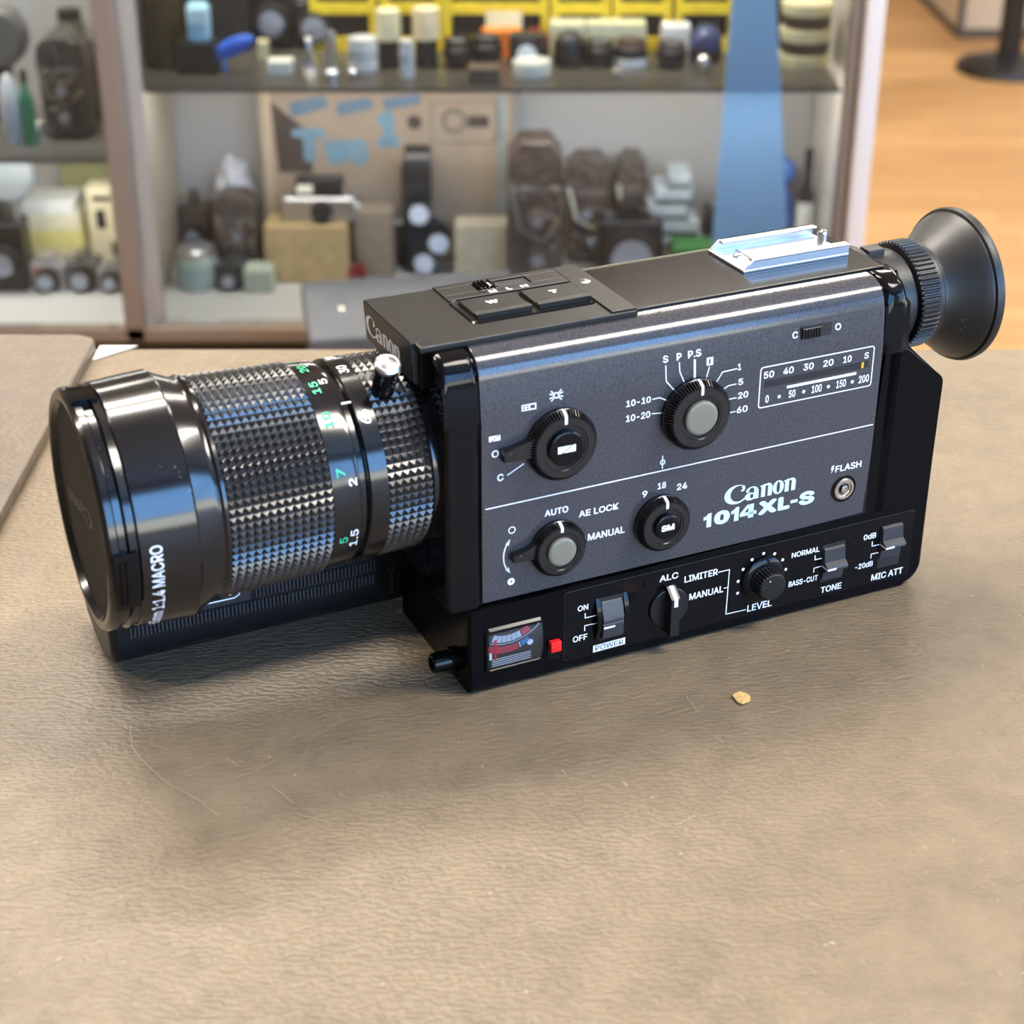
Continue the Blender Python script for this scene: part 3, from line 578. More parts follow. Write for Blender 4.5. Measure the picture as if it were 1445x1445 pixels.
# curved scale: segments between arcs
def seg(bm, a0, a1, r0, r1, mi=0): band(bm, arcpts(9.0, 33.0, r1, r1, a0, a1, 8), arcpts(9.0, 33.0, r0, r0, a0, a1, 8), mf, mi)
bm = bmesh.new()
for k in range(6): seg(bm, 247 + k * 7.2, 247 + k * 7.2 + 6.6, 12.6, 15.2, 0)
seg(bm, 291, 304, 12.6, 15.2, 1)
seg(bm, 246, 320, 15.7, 16.0, 0)
seg(bm, 246, 282, 16.7, 19.3, 1); seg(bm, 283.4, 285, 16.7, 19.0, 0); seg(bm, 286, 296, 16.7, 18.8, 2)
for k in range(4): poly(bm, [(3.2, 9.3 + k * 0.8), (17.5, 9.3 + k * 0.8), (17.5, 9.75 + k * 0.8), (3.2, 9.75 + k * 0.8)], mf, 0)
disc(bm, 17.2, 15.6, 1.1, mf, 3)
poly(bm, [(2.2, 12.2), (3.2, 12.2), (3.2, 15.0), (2.2, 15.0)], mf, 3)
P('scale_print', bm, [M['scale_grey'], M['scale_red'], M['scale_blue'], M['white']], meter, 0)
P('needle', box(4.0, 4.8, -0.55, -0.4, 12.0, 19.6), M['red'], meter)
bm = bmesh.new()
N = 8; vs = []
for k in range(N + 1):
    t = k / N; yy = -0.55 - 0.9 * math.sin(PI * t); z = 8.8 + 13.2 * t
    vs.append((bm.verts.new((2.0, yy, z)), bm.verts.new((21.5, yy, z))))
for a, b in zip(vs, vs[1:]): bm.faces.new((a[0], a[1], b[1], b[0]))
bm.faces.new([v[0] for v in vs]); bm.faces.new([v[1] for v in reversed(vs)])
P('meter_window', bm, M['meter_glass'], meter)
bm = prism(rrect(23.6, 28.6, 6.2, 14.4, .5, 2), fz, -0.25, 0.1); bw = P('check_button', bm, M['black'])
P('button_cap', box(24.0, 28.0, -2.6, -0.2, 10.4, 14.3, 0.35, 2), M['red'], bw)
# cable sockets on the front of the lower body
bm = lathe([(0, 4.4), (1.6, 4.4), (2.0, 4.0), (2.0, 3.6), (8.0, 3.4), (8.4, 3.0), (8.4, 2.3), (6.0, 2.2), (6.0, 0)], (-5, 12.5, 7.6), (-1, 0, 0), 32); P('remote_socket', bm, M['black'])
bm = tube([(-8.8, 50, 25.6), (-11.4, 50, 25.6), (-12.4, 50, 24.4), (-12.4, 50, 16.0)], 1.4, 12); lathe([(0, 2.6), (4, 2.6), (4, 0)], (-5, 50, 25.6), (-1, 0, 0), 20, bm); P('strap_lug', bm, M['black'])
# ---- top deck
P('top_cover', prism([(13.5, 120.9), (13.5, 121.7), (14.0, 122.0), (52.5, 122.0), (53.5, 121.2), (53.5, 120.9)], fx, 59.0, 157.5, 0.2, 1), dusty('black_smooth_cover', (0.008, 0.0078, 0.0075), 0.17, (0.06, 0.058, 0.05), 900, 0.78, 0.3))
bm = box(60, 150.5, 54.2, 60.6, 119.0, 120.9, 0.6, 1)
for v in bm.verts:
    if v.co.y > 58: v.co.z -= 1.2
P('far_edge_trim', bm, mat('worn_grey_trim', (0.085, 0.080, 0.070), 0.45, var=0.3, vscale=300))
bm = prism([(-15.3, 10.2), (59.2, 10.2), (60.6, 11.6), (60.6, 55.8), (-15.3, 55.8)], lambda u, v, w: (u, v, w), 121.0, 123.1, 0.5, 3)
tp = P('top_plate', bm, M['black_satin'])
# raised rear half with the wells of the zoom rocker and film slide
bm = bmesh.new()
for x0, x1, y0, y1 in ((7.6, 51.6, 42.0, 46.0), (7.6, 20.0, 46.0, 52.8), (39.4, 51.6, 46.0, 52.8), (7.6, 51.6, 52.8, 55.6), (51.0, 59.9, 11.2, 55.6)): box(x0, x1, y0, y1, 122.9, 123.75, 0.12, 1, bm)
P('raised_zone', bm, M['black_satin'], tp)
bm = bmesh.new(); Ra = rrect(6.8, 51.2, 20.6, 42.2, 3); Rb = rrect(8.4, 50.4, 22.6, 41.6, 2)
def loopz(bm, A, za, B, zb):
    n = len(A); va = [bm.verts.new((x, y, za)) for x, y in A]; vb = [bm.verts.new((x, y, zb)) for x, y in B]
    for i in range(n): bm.faces.new((va[i], va[(i + 1) % n], vb[(i + 1) % n], vb[i]))
loopz(bm, Ra, 123.1, rrect(7.4, 50.9, 21.4, 42.0, 2.6), 123.5); loopz(bm, rrect(7.4, 50.9, 21.4, 42.0, 2.6), 123.5, Rb, 122.95)
P('rocker_well', bm, M['black'], tp)
for nm, x0, x1, s, lx in (('zoom_button', 9.6, 28.9, 'W', 17.0), ('zoom_button', 31.3, 50.0, 'T', 39.4)):
    bm = prism([(23.6, 123.0), (23.6, 125.0), (24.6, 125.2), (25.6, 125.3), (25.8, 124.6), (26.4, 124.6), (38.2, 124.6), (39.4, 123.3), (39.4, 123.0)], fx, x0, x1, 0.25, 1)
    b = P(nm, bm, M['black_satin'], tp)
    bm = bmesh.new(); word(bm, s, lx, 31.8, 4.2 if s == 'W' else 3.2, 2.6, lambda x, y: (x, y, 124.68), 0.05); P('button_letter', bm, M['white'], b, 0)
bm = box(28.0, 39.2, 46.2, 52.6, 122.95, 123.15); P('film_slot', bm, M['black_flat'], tp)
bm = box(20.2, 27.0, 45.4, 52.4, 123.0, 124.0, 0.2, 1)
for x in (20.6, 22.0, 23.4, 25.6): box(x, x + .7, 45.4, 52.4, 123.9, 124.8, 0.12, 1, bm)
fk = P('film_slide', bm, M['black'], tp)
bm = bmesh.new(); poly(bm, [(25.0, 47.6), (25.5, 47.6), (25.5, 51.0), (25.0, 51.0)], lambda x, y: (x, y, 124.1)); poly(bm, [(24.2, 47.6), (26.6, 47.6), (26.6, 48.1), (24.2, 48.1)], lambda x, y: (x, y, 124.1)); P('index_mark', bm, M['white'], fk, 0)
bm = bmesh.new()
for s, x in (('M', 22.8), ('L', 29.0), ('H', 34.2)): word(bm, s, x, 42.7, 2.6 if s != 'L' else 2.0, 2.2, lambda x, y: (x, y, 123.81), 0.05)
P('printed_lettering', bm, M['white'], tp, 0)
bm = lathe([(0, 1.9), (0.3, 1.8), (0.5, 1.2), (0.5, 0)], (55.6, 39.2, 123.6), (0, 0, 1), 24); P('screw', bm, M['chrome'], tp)
# name plate at the front
bm = prism([(-17.0, 122.9), (-16.6, 123.4), (-8.0, 123.4), (-8.0, 109.4), (-15.6, 109.4), (-16.2, 110.0)], lambda u, v, w: (u, w, v), 14.4, 55.4, 0.5, 2)
np_ = P('name_plate', bm, M['black_satin'])
bm = bmesh.new()
logo(bm, 0, 0, 29.0, 7.6, lambda u, v: (-16.2 - 0.8 * ((112.8 - 110 + v) / 13.0) - 0.18, 53.5 - u, 112.8 + v)); P('maker_lettering', bm, M['white'], np_, 0)
bm = bmesh.new(); box(-14.6, -9.2, 12.0, 16.5, 108.0, 121.4, 0.4, 1, bm); box(-9.0, -4.0, 11.5, 16.5, 108.0, 121.4, 0.4, 1, bm); P('name_plate_bracket', bm, M['black'])
# accessory shoe
bm = box(109.6, 152.2, 27.2, 50.8, 122.0, 123.0, 0.15, 1)
for ya, yb_, s in ((27.2, 30.4, 1), (50.8, 47.6, -1)):
    q = prism([(109.8, 122.9), (113.5, 126.3), (152.2, 126.3), (152.2, 122.9)], lambda u, v, w: (u, w, v), min(ya, ya + s * 1.0), max(ya, ya + s * 1.0), 0.15, 1); join(bm, q)
    q = prism([(113.2, 125.4), (113.5, 126.3), (152.2, 126.3), (152.2, 125.4)], lambda u, v, w: (u, w, v), min(ya, yb_), max(ya, yb_), 0.15, 1); join(bm, q)
sh = P('accessory_shoe', bm, M['satin_metal'])
P('spring_plate', box(118, 150, 31.5, 46.5, 123.0, 123.45, 0.3, 1), M['satin_metal'], sh)
for x, y, h, r in ((115.6, 41.0, 0.6, 1.7),): P('screw', lathe([(0, r), (h, r), (h + .2, r * .7), (h + .2, 0)], (x, y, 123.0), (0, 0, 1), 24), M['chrome'], sh)
P('stop_post', lathe([(0, 1.9), (3.4, 1.9), (4.2, 1.5), (4.6, 0.8), (4.6, 0)], (150.0, 40.5, 123.0), (0, 0, 1), 24), M['chrome'], sh)

# ---- eyepiece
EY = (0, 35, 100.5)
bm = lathe([(157, 20.3), (162.0, 20.3), (163.0, 19.6), (163.0, 18.2), (170.5, 18.0), (171.0, 17.4), (176.8, 17.4), (177.4, 16.6), (180, 16.5), (180, 0)], EY, (1, 0, 0), 72)
ep = P('eyepiece', bm, M['rubber'])
bm = box(163.6, 170.5, 31.0, 37.0, 116.8, 120.8, 0.6, 2); P('focus_lock_tab', bm, M['rubber'], ep)
wv = lambda k, i: 1.0 if k not in (2, 3) else (1.0 if (i // 2) % 2 else 0.955)
bm = lathe([(177.8, 17.0), (177.9, 18.9), (178.3, 19.7), (185.6, 19.7), (186.3, 18.9), (186.3, 0)], EY, (1, 0, 0), 4 * 64, None, 0, wv); P('dioptre_ring', bm, M['rubber'], ep)
cup = [(186.0, 18.4), (188.0, 18.5), (188.8, 17.9), (190.2, 18.2), (193, 19.9), (196.5, 22.1), (200, 24.8), (202.6, 26.6), (203.4, 26.8), (203.8, 27.8), (205.2, 28.3), (206.8, 28.0), (207.3, 27.0), (206.0, 26.0), (201, 22), (192, 15), (187, 12), (187, 0)]
P('eyecup', lathe(cup, EY, (1, 0, 0), 96), M['rubber'])

# ---- lens
LX = (0, 35, 78.5)
def LP(name, prof, m, n=128, parent=cine): return P(name, lathe(prof, LX, (1, 0, 0), n), m, parent, 25)
bm = prism(rrect(17.6, 59.0, 36.0, 119.5, 6), lambda u, v, w: (w, u, v), -11.5, -8.0, 1.2, 2); P('lens_mount', bm, M['black'])
LP('mount_ring', [(-14.6, 31.4), (-14.6, 32.2), (-11, 32.2), (-11, 0)], M['black_lens'])
def knurl(name, x0, x1, ra, rb, nx, na, dep):
    """pyramid knurling around a sleeve"""
    bm = bmesh.new()
    R = lambda x: ra + (rb - ra) * (x - x0) / (x1 - x0)
    pt = lambda x, a, r: (x, LX[1] - r * math.cos(a), LX[2] + r * math.sin(a))
    G = [[bm.verts.new(pt(x0 + (x1 - x0) * i / nx, 2 * PI * j / na, R(x0 + (x1 - x0) * i / nx) - dep)) for j in range(na)] for i in range(nx + 1)]
    for i in range(nx):
        for j in range(na):
            k = (j + 1) % na; x = x0 + (x1 - x0) * (i + .5) / nx
            c = bm.verts.new(pt(x, 2 * PI * (j + .5) / na, R(x)))
            q = (G[i][j], G[i + 1][j], G[i + 1][k], G[i][k])
            for s in range(4): bm.faces.new((q[s], q[(s + 1) % 4], c))
    bm.faces.new(G[0]); bm.faces.new(G[-1])
    return P(name, bm, M['knurl'], cine, 0)
knurl('zoom_ring', -30.0, -14.6, 33.2, 32.6, 6, 76, 0.95)
zn = LP('zoom_scale_ring', [(-36.2, 30), (-36.2, 32.3), (-35.7, 33.0), (-30.0, 33.0), (-30.0, 30)], M['black_lens'])
LP('inner_barrel', [(-39.5, 26), (-39.5, 31.4), (-36, 31.0), (-36, 26)], M['black_lens'])
sr = LP('distance_scale_ring', [(-48.2, 30), (-48.2, 33.4), (-41.0, 33.0), (-39.2, 32.6), (-38.9, 32.2), (-38.9, 30)], M['black_lens'])
knurl('focus_ring', -81.5, -48.2, 35.6, 34.4, 13, 84, 1.1)
LP('front_cone', [(-91.5, 33), (-91.5, 38.6), (-85.0, 35.6), (-83.5, 35.4), (-82.6, 35.9), (-81.5, 35.6), (-81.5, 33)], M['black_lens'])
hd = LP('filter_ring', [(-109.8, 34), (-109.8, 37.9), (-109.3, 38.3), (-92.2, 39.2), (-91.5, 38.7), (-91.5, 34)], M['black_lens'])
def cylw(r): return lambda a, x: (x, LX[1] - r * math.cos(math.radians(a)), LX[2] + r * math.sin(math.radians(a)))
def ringword(bm, s, a0, a1, xl, xr, r, bold=0.02):
    """word running up the barrel from angle a0 to a1, letter tops at xl (front), feet at xr"""
    f = cylw(r); word(bm, s, 0, 0, 1, 1, lambda u, v: f(a0 + (a1 - a0) * u, xr + (xl - xr) * v), bold)
bm = bmesh.new()
ringword(bm, '6.5-65mm 1:1.4 MACRO', -66.0, 5.6, -106.9, -103.0, 38.75, 0.015)
P('lens_lettering', bm, M['white'], hd, 0)
bm = bmesh.new()
for s, a in (('10', 49.1), ('7', 20.1), ('5', -21.0), ('15', 70.8), ('20', 90.5), ('30', 112)): ringword(bm, s, a - 2.4 * len(s), a + 2.4 * len(s), -46.4, -43.6, 33.45, 0.02)
P('feet_numbers', bm, M['green_print'], sr, 0)
bm = bmesh.new()
for s, a in (('3', 47.9), ('2', 14.0), ('1.5', -21.3), ('5', 75.0), ('7', 96.0), ('15', 113)): ringword(bm, s, a - 2.2 * len(s), a + 2.2 * len(s), -42.9, -40.2, 33.25, 0.02)
P('metre_numbers', bm, M['white'], sr, 0)
bm = bmesh.new()
for s, a in (('65', 47.2), ('30', 83.4), ('20', 104.0), ('10', 130)): ringword(bm, s, a - 4.2, a + 4.2, -34.9, -31.6, 33.12, 0.02)
f = cylw(33.12); poly(bm, [(56.7, -39.1), (57.9, -39.1), (57.9, -36.0), (56.7, -36.0)], f)
P('zoom_numbers', bm, M['white'], zn, 0)
# zoom lever knob
th = math.radians(104); dv = (0, -math.cos(math.radians(62)), math.sin(math.radians(62)))
kb = (-24.6, LX[1] + dv[1] * 31, LX[2] + dv[2] * 31)
pr = [(0, 3.5), (5.0, 3.5)]
for k in range(4): pr += [(5.2 + k * 1.9, 3.0), (5.5 + k * 1.9, 3.0), (5.7 + k * 1.9, 3.8), (6.9 + k * 1.9, 3.8)]
pr += [(13.0, 3.8), (13.0, 0)]
zk = P('zoom_lever', lathe(pr, kb, dv, 48), M['black_lens'])
bm = lathe([(13.0, 4.1), (13.9, 4.1), (14.4, 3.6), (14.4, 2.8), (14.0, 2.6), (14.2, 2.2), (14.5, 1.2), (14.6, 0)], kb, dv, 48); P('lever_cap', bm, M['satin_metal'], zk)
# lens cap
cap = LP('lens_cap', [(-110.0, 35), (-110.0, 37.8), (-112.3, 38.2), (-113.0, 37.0), (-115.0, 36.9), (-115.6, 38.0), (-117.6, 38.0), (-118.8, 37.2), (-119.2, 36.2), (-119.0, 34.6), (-117.6, 33.8), (-117.0, 33.4), (-117.0, 0)], M['black_lens'])
P('cap_face', lathe([(-117.25, 0), (-117.25, 33.3), (-116.8, 33.4), (-116.8, 0)], LX, (1, 0, 0), 96), M['cap_face'], cap)
for a0 in (-10.5, 169.5, 88):
    bm = bmesh.new(); A = [a0 - 15 + 30 * k / 8 for k in range(9)] if a0 != 88 else [a0 - 7 + 14 * k / 8 for k in range(9)]
    pr = [(-117.6, 36.0), (-118.2, 38.6), (-117.6, 39.4), (-110.4, 39.0), (-110.2, 36.0)]
    rows = [[bm.verts.new(cylw(r)(a, x)) for x, r in pr] for a in A]
    for p, q in zip(rows, rows[1:]):
        for i in range(len(pr)): bm.faces.new((p[i], p[(i + 1) % 5], q[(i + 1) % 5], q[i]))
    bm.faces.new(rows[0]); bm.faces.new(rows[-1])
    if a0 != 88:
        for xa in (-116.2, -114.6):
            rr = [[bm.verts.new(cylw(r)(a, x)) for x, r in ((xa, 39.2), (xa + .2, 40.0), (xa + .7, 40.0), (xa + .9, 39.0))] for a in A[1:-1]]
            for p, q in zip(rr, rr[1:]):
                for i in range(4): bm.faces.new((p[i], p[(i + 1) % 4], q[(i + 1) % 4], q[i]))
            bm.faces.new(rr[0]); bm.faces.new(rr[-1])
    P('release_tab', bm, M['black'], cap)
bm = bmesh.new()
ca, sa = math.cos(math.radians(190)), math.sin(math.radians(190))
logo(bm, -17.5, -3.0, 35, 6.6, lambda u, v: (-117.45, 40.5 - (u * ca - v * sa), 76.5 + (u * sa + v * ca))); P('embossed_lettering', bm, mat('embossed_black', (0.02, 0.019, 0.018), 0.4), cap, 0)

# ---- folded pistol grip lying forward beside and below the lens
G = [(61.2, 12), (62.6, 6), (67, 2.0), (76, 1.0), (90, 1.2), (99, 4), (105.5, 12), (107, 22), (104, 32), (96, 39), (84, 41), (70, 40.5), (63, 37), (61.2, 34)]
bm = prism(G, lambda u, v, w: (w, u, v), -109.6, 4.0, 3.0, 4)
grip = P('pistol_grip', bm, mat('grip_plastic', (0.0055, 0.0058, 0.0066), 0.30, spec=0.35))
gp = lambda x, t, h: (x, 61.0 - h, 13.4 + t)
bm = bmesh.new()
for r in range(4):
    t0 = 0.3 + r * 5.2
    for k in range(66):
        x0 = -103.0 + k * 1.36 + (0.68 if r % 2 else 0)
        if x0 > -15 or (r > 0 and x0 < -59.5): continue
        q = [bm.verts.new(gp(x, t, h)) for x, t, h in ((x0, t0, -.1), (x0 + .98, t0, -.1), (x0 + .98, t0 + 4.5, -.1), (x0, t0 + 4.5, -.1), (x0 + .2, t0 + .3, .6), (x0 + .78, t0 + .3, .6), (x0 + .78, t0 + 4.2, .6), (x0 + .2, t0 + 4.2, .6))]
        for fc in ((4, 5, 6, 7), (0, 1, 5, 4), (1, 2, 6, 5), (2, 3, 7, 6), (3, 0, 4, 7)): bm.faces.new([q[i] for i in fc])
P('ribbed_inlay', bm, mat('grip_ribs', (0.030, 0.032, 0.040), 0.36), grip, 0)
bm = bmesh.new(); q = [bm.verts.new(gp(*v)) for v in ((-103, 5.4, .25), (-60.3, 5.4, .25), (-60.3, 20.0, .25), (-103, 20.0, .25))]; bm.faces.new(q)
gl = P('grip_label', bm, M['dark_plate'], grip, 0)
bm = bmesh.new(); lg = lambda x, t: gp(x, t, 0.33)
line(bm, [(-102, 7.4), (-66.0, 7.4), (-64.4, 8.2), (-63.7, 9.6), (-63.7, 20)], 0.55, lg); band(bm, arcpts(-67.6, 11.6, 2.9, 2.9, 0, 360, 28), arcpts(-66.9, 11.8, 1.1, 2.0, 0, 360, 28), lg)
P('label_print', bm, M['white'], gl, 0)
BG = [
  ('cyl','glass_jar','jar','tall olive brown glass jar at the left end of the upper shelf',None,(0.035,0.026,0.01),0.15,-0.3863,1.5544,0.78,0.0475,0.075,0.1087,None),
  ('box','camera_bag','bag','tall black padded camera bag beside the olive jar',None,(0.006,0.006,0.007),0.6,-0.3377,1.655,0.78,0.0778,0.07,0.0966,None),
  ('box','accessory_case','case','small black accessory case under the pale blue pouch',None,(0.008,0.008,0.008),0.4,-0.3449,1.5355,0.78,0.0462,0.05,0.0333,None),  # the pale blue pouch stands in for a reflection
  ('pouch','lens_pouch','pouch','pale sky blue pouch lying on a small black case',None,(0.42,0.75,0.95),0.35,-0.3415,1.5305,0.8133,0.0245,0.03,0.0426,None),  # solid block put in for a pale blue reflection
  ('brush','cleaning_brush','brush','bright blue oval headed brush propped on the upper shelf',None,(0.02,0.13,0.65),0.35,-0.3039,1.5191,0.78,0.0523,0.03,0.0419,None),
  ('camera','camera','camera','black camera standing upright behind the bright blue brush',None,(0.008,0.008,0.01),0.3,-0.2729,1.65,0.78,0.0498,0.06,0.0845,{'lens': 0.4}),
  ('camera','camera','camera','black camera to the left of the yellow bins on the shelf',None,(0.01,0.01,0.012),0.3,-0.2234,1.645,0.78,0.0465,0.05,0.0684,{'lens': 0.42}),
  ('box','film_box','box','small cream box behind the small white carton',None,(0.55,0.48,0.3),0.5,-0.2797,1.59,0.78,0.0123,0.02,0.0204,None),
  ('box','small_carton','box','small white carton at the front of the upper shelf',None,(0.85,0.84,0.72),0.5,-0.252,1.523,0.78,0.0279,0.025,0.0144,None),
  ('tripodlet','pocket_tripod','tripod','small chrome cone shaped stand on the upper shelf',None,(0.7,0.73,0.8),0.15,-0.2226,1.5539,0.78,0.0258,0.035,0.0321,None),
  ('stand','tabletop_stand','stand','slim silver stand with round foot beside the chrome cone',None,(0.7,0.72,0.8),0.2,-0.1918,1.4976,0.78,0.0204,0.025,0.0517,None),
  ('ball','glass_ball','ball','tiny clear glass ball at the shelf front',None,(0.8,0.85,0.9),0.05,-0.1681,1.4943,0.78,0.0134,0.012,0.0119,None),
  ('tins','round_tin','tin','white round tin in the stack left of the canisters','stack of white round tins',(0.72,0.74,0.72),0.35,-0.1595,1.5339,0.78,0.0343,0.034,0.0366,{'n': 4}),
  ('canister','film_canister','canister','left black canister with tall cream lid on the upper shelf',None,(0.9,0.78,0.48),0.4,-0.1307,1.5469,0.78,0.0288,0.034,0.0651,{'lid': 0.52}),
  ('canister','film_canister','canister','right black canister with tall cream lid on the upper shelf',None,(0.9,0.72,0.45),0.4,-0.088,1.5501,0.78,0.0312,0.034,0.066,{'lid': 0.52}),
  ('tins','round_tin','tin','white tin in the thin stack between two canisters','thin stack of tins between canisters',(0.68,0.7,0.72),0.35,-0.1078,1.5004,0.78,0.0166,0.018,0.0409,{'n': 4}),
  ('lensbarrel','spare_lens','lens','short black lens right of the canisters',None,(0.008,0.009,0.01),0.3,-0.0514,1.5479,0.78,0.0345,0.036,0.032,None),
  ('lensbarrel','spare_lens','lens','black lens standing behind the small brown box',None,(0.011,0.012,0.014),0.3,-0.0197,1.5544,0.78,0.0354,0.036,0.0337,None),
  ('box','film_box','box','small brown box at the shelf front edge',None,(0.16,0.11,0.07),0.6,-0.0216,1.4815,0.78,0.0352,0.03,0.0172,None),
  ('box','orange_carton','box','orange carton in front of the yellow bins',None,(0.85,0.22,0.03),0.5,-0.0027,1.6005,0.78,0.0453,0.025,0.0316,None),
  ('dome','lens_hood','lens hood','dark red dome beside the orange carton',None,(0.22,0.015,0.03),0.4,0.0367,1.6,0.78,0.0304,0.04,0.0334,None),
  ('roundlens','projector_lens','lens','black lens with a bright white front facing out',None,(0.008,0.008,0.009),0.3,0.0261,1.5499,0.78,0.0401,0.04,0.0368,None),  # the white front is a painted reflection
  ('disc','round_tin','tin','flat white tin lying under the black lens with white front',None,(0.78,0.76,0.66),0.4,0.0318,1.5108,0.78,0.0434,0.045,0.0166,None),  # the lens's white front is a painted reflection
  ('dome','lens_dome','lens','black dome shaped lens in the middle of the upper shelf',None,(0.006,0.006,0.007),0.3,0.076,1.5589,0.78,0.037,0.045,0.04,None),
  ('box','film_box','box','left cream carton below the second yellow bin',None,(0.62,0.58,0.38),0.5,0.0747,1.603,0.78,0.042,0.03,0.0397,None),
  ('box','film_box','box','right wide cream carton below the yellow bins',None,(0.6,0.56,0.36),0.5,0.1314,1.603,0.78,0.0683,0.03,0.0397,None),
  ('lensbarrel','spare_lens','lens','dark lens right of the black dome',None,(0.03,0.022,0.02),0.3,0.1099,1.5544,0.78,0.0338,0.036,0.0289,None),
  ('whitelens','spare_lens','lens','brown lens with a white rear cap',None,(0.1,0.06,0.04),0.35,0.1459,1.5577,0.78,0.0363,0.036,0.0297,None),
  ('ball','wooden_bead','bead','small beige bead at the shelf front',None,(0.42,0.34,0.26),0.5,0.1265,1.5006,0.78,0.0127,0.012,0.0111,None),
  ('lensbarrel','spare_lens','lens','purple black lens left of the blue dome',None,(0.04,0.03,0.04),0.3,0.1916,1.5479,0.78,0.0337,0.036,0.0288,None),
  ('box','white_carton','box','small white carton behind the purple black lens',None,(0.72,0.72,0.7),0.5,0.2003,1.603,0.78,0.0329,0.03,0.0364,None),
  ('dome','lens_dome','lens','dark blue dome at the right of the upper shelf',None,(0.03,0.045,0.14),0.35,0.2339,1.5787,0.78,0.0373,0.045,0.0419,None),
  ('ball','chrome_ball','ball','chrome ball in front of the blue dome',None,(0.7,0.72,0.78),0.12,0.2257,1.5205,0.78,0.0167,0.02,0.0207,None),
  ('bin','storage_bin','bin','leftmost yellow bin with black contents on the back of the shelf','yellow storage bins',(0.8,0.58,0.03),0.45,-0.1887,1.659,0.78,0.0779,0.07,0.0934,None),
  ('bin','storage_bin','bin','yellow bin behind the two lidded canisters','yellow storage bins',(0.8,0.58,0.03),0.45,-0.1084,1.659,0.78,0.0729,0.07,0.0934,None),
  ('bin','storage_bin','bin','wide yellow bin with a pale yellow label','yellow storage bins',(0.8,0.58,0.03),0.45,-0.009,1.659,0.78,0.1226,0.07,0.0934,None),
  ('bin','storage_bin','bin','yellow bin above the left cream carton','yellow storage bins',(0.8,0.58,0.03),0.45,0.0904,1.659,0.78,0.0696,0.07,0.0934,None),
  ('bin','storage_bin','bin','yellow bin above the right cream carton','yellow storage bins',(0.8,0.58,0.03),0.45,0.1625,1.659,0.78,0.0679,0.07,0.0934,None),
  ('bin','storage_bin','bin','rightmost yellow bin above the blue dome','yellow storage bins',(0.8,0.58,0.03),0.45,0.2371,1.659,0.78,0.0712,0.07,0.0934,None),
  ('reels','film_reel_can','film can','cream film can in the right end shelf stack','stacked film cans at the right end',(0.78,0.7,0.42),0.4,0.3453,1.5606,0.78,0.0576,0.055,0.0722,{'n': 5}),
  ('box','equipment_box','box','dark brown box behind the stacked film cans',None,(0.045,0.028,0.022),0.6,0.3371,1.665,0.78,0.0468,0.05,0.0887,None),
  ('tlr','leather_case_camera','camera','large brown leather cased camera left of the bagged cameras',None,(0.06,0.038,0.028),0.4,0.0377,1.5616,0.509,0.0737,0.07,0.1857,None),
  ('bagcam','bagged_camera','camera','brown bagged camera with pale strap in the right bay',None,(0.075,0.048,0.036),0.35,0.1052,1.658,0.509,0.0616,0.06,0.136,None),
  ('bagcam','bagged_camera','camera','grey brown bagged camera behind the black camera',None,(0.085,0.062,0.05),0.35,0.1587,1.665,0.509,0.0407,0.05,0.136,None),
  ('camera','camera','camera','black camera with large lens beside the white boxes',None,(0.006,0.007,0.01),0.3,0.1542,1.585,0.509,0.0785,0.07,0.097,{'lens': 0.42}),
  ('box','equipment_box','box','grey box under the stack of pale blue boxes',None,(0.3,0.32,0.33),0.5,0.2231,1.63,0.509,0.0616,0.06,0.0149,None),
  ('slidebox','slide_box','box','pale blue white box,bottom of the stack by the black camera','stack of pale blue boxes',(0.46,0.52,0.58),0.45,0.2208,1.6275,0.5239,0.0464,0.055,0.0184,None),
  ('slidebox','slide_box','box','pale blue white box,second from the bottom of the stack by the black camera','stack of pale blue boxes',(0.46,0.52,0.58),0.45,0.2187,1.6275,0.5423,0.0489,0.055,0.0165,None),
  ('slidebox','slide_box','box','pale blue white box,third from the bottom of the stack by the black camera','stack of pale blue boxes',(0.46,0.52,0.58),0.45,0.2135,1.6275,0.5588,0.0504,0.055,0.0199,None),
  ('slidebox','slide_box','box','pale blue white box,third from the top of the stack by the black camera','stack of pale blue boxes',(0.46,0.52,0.58),0.45,0.2005,1.6275,0.5787,0.0485,0.055,0.0198,None),
  ('slidebox','slide_box','box','pale blue white box,second from the top of the stack by the black camera','stack of pale blue boxes',(0.46,0.52,0.58),0.45,0.2066,1.6275,0.5985,0.0465,0.055,0.0205,None),
  ('slidebox','slide_box','box','pale blue white box,top of the stack by the black camera','stack of pale blue boxes',(0.46,0.52,0.58),0.45,0.2136,1.6275,0.619,0.0275,0.055,0.0168,None),
  ('box','green_folder','folder','flat green folder lying in front of the pale blue boxes',None,(0.03,0.16,0.04),0.6,0.2327,1.57,0.509,0.058,0.05,0.0527,None),
  ('camera','camera','camera','dark camera behind the tall translucent blue sheet',None,(0.01,0.012,0.02),0.4,0.2768,1.645,0.509,0.0528,0.05,0.0902,{'lens': 0.35}),  # the blue sheet stands in for a reflection on the glass
  ('bottle','spray_bottle','bottle','dark bottle with a white label at the right end of the case',None,(0.02,0.02,0.03),0.3,0.3702,1.615,0.509,0.0207,0.03,0.1557,None),
  ('cushion','folded_cloth','cloth','folded blue cloth beside the dark bottle',None,(0.08,0.2,0.62),0.8,0.3358,1.66,0.509,0.053,0.04,0.1324,None),
  ('box','carton','box','tan cardboard carton under the silver camera',None,(0.5,0.36,0.18),0.7,-0.2405,1.6,0.509,0.102,0.06,0.0726,None),
  ('compact','compact_camera','camera','silver compact camera with black top on the tan carton',None,(0.55,0.57,0.62),0.25,-0.2253,1.597,0.5816,0.0904,0.05,0.0506,None),
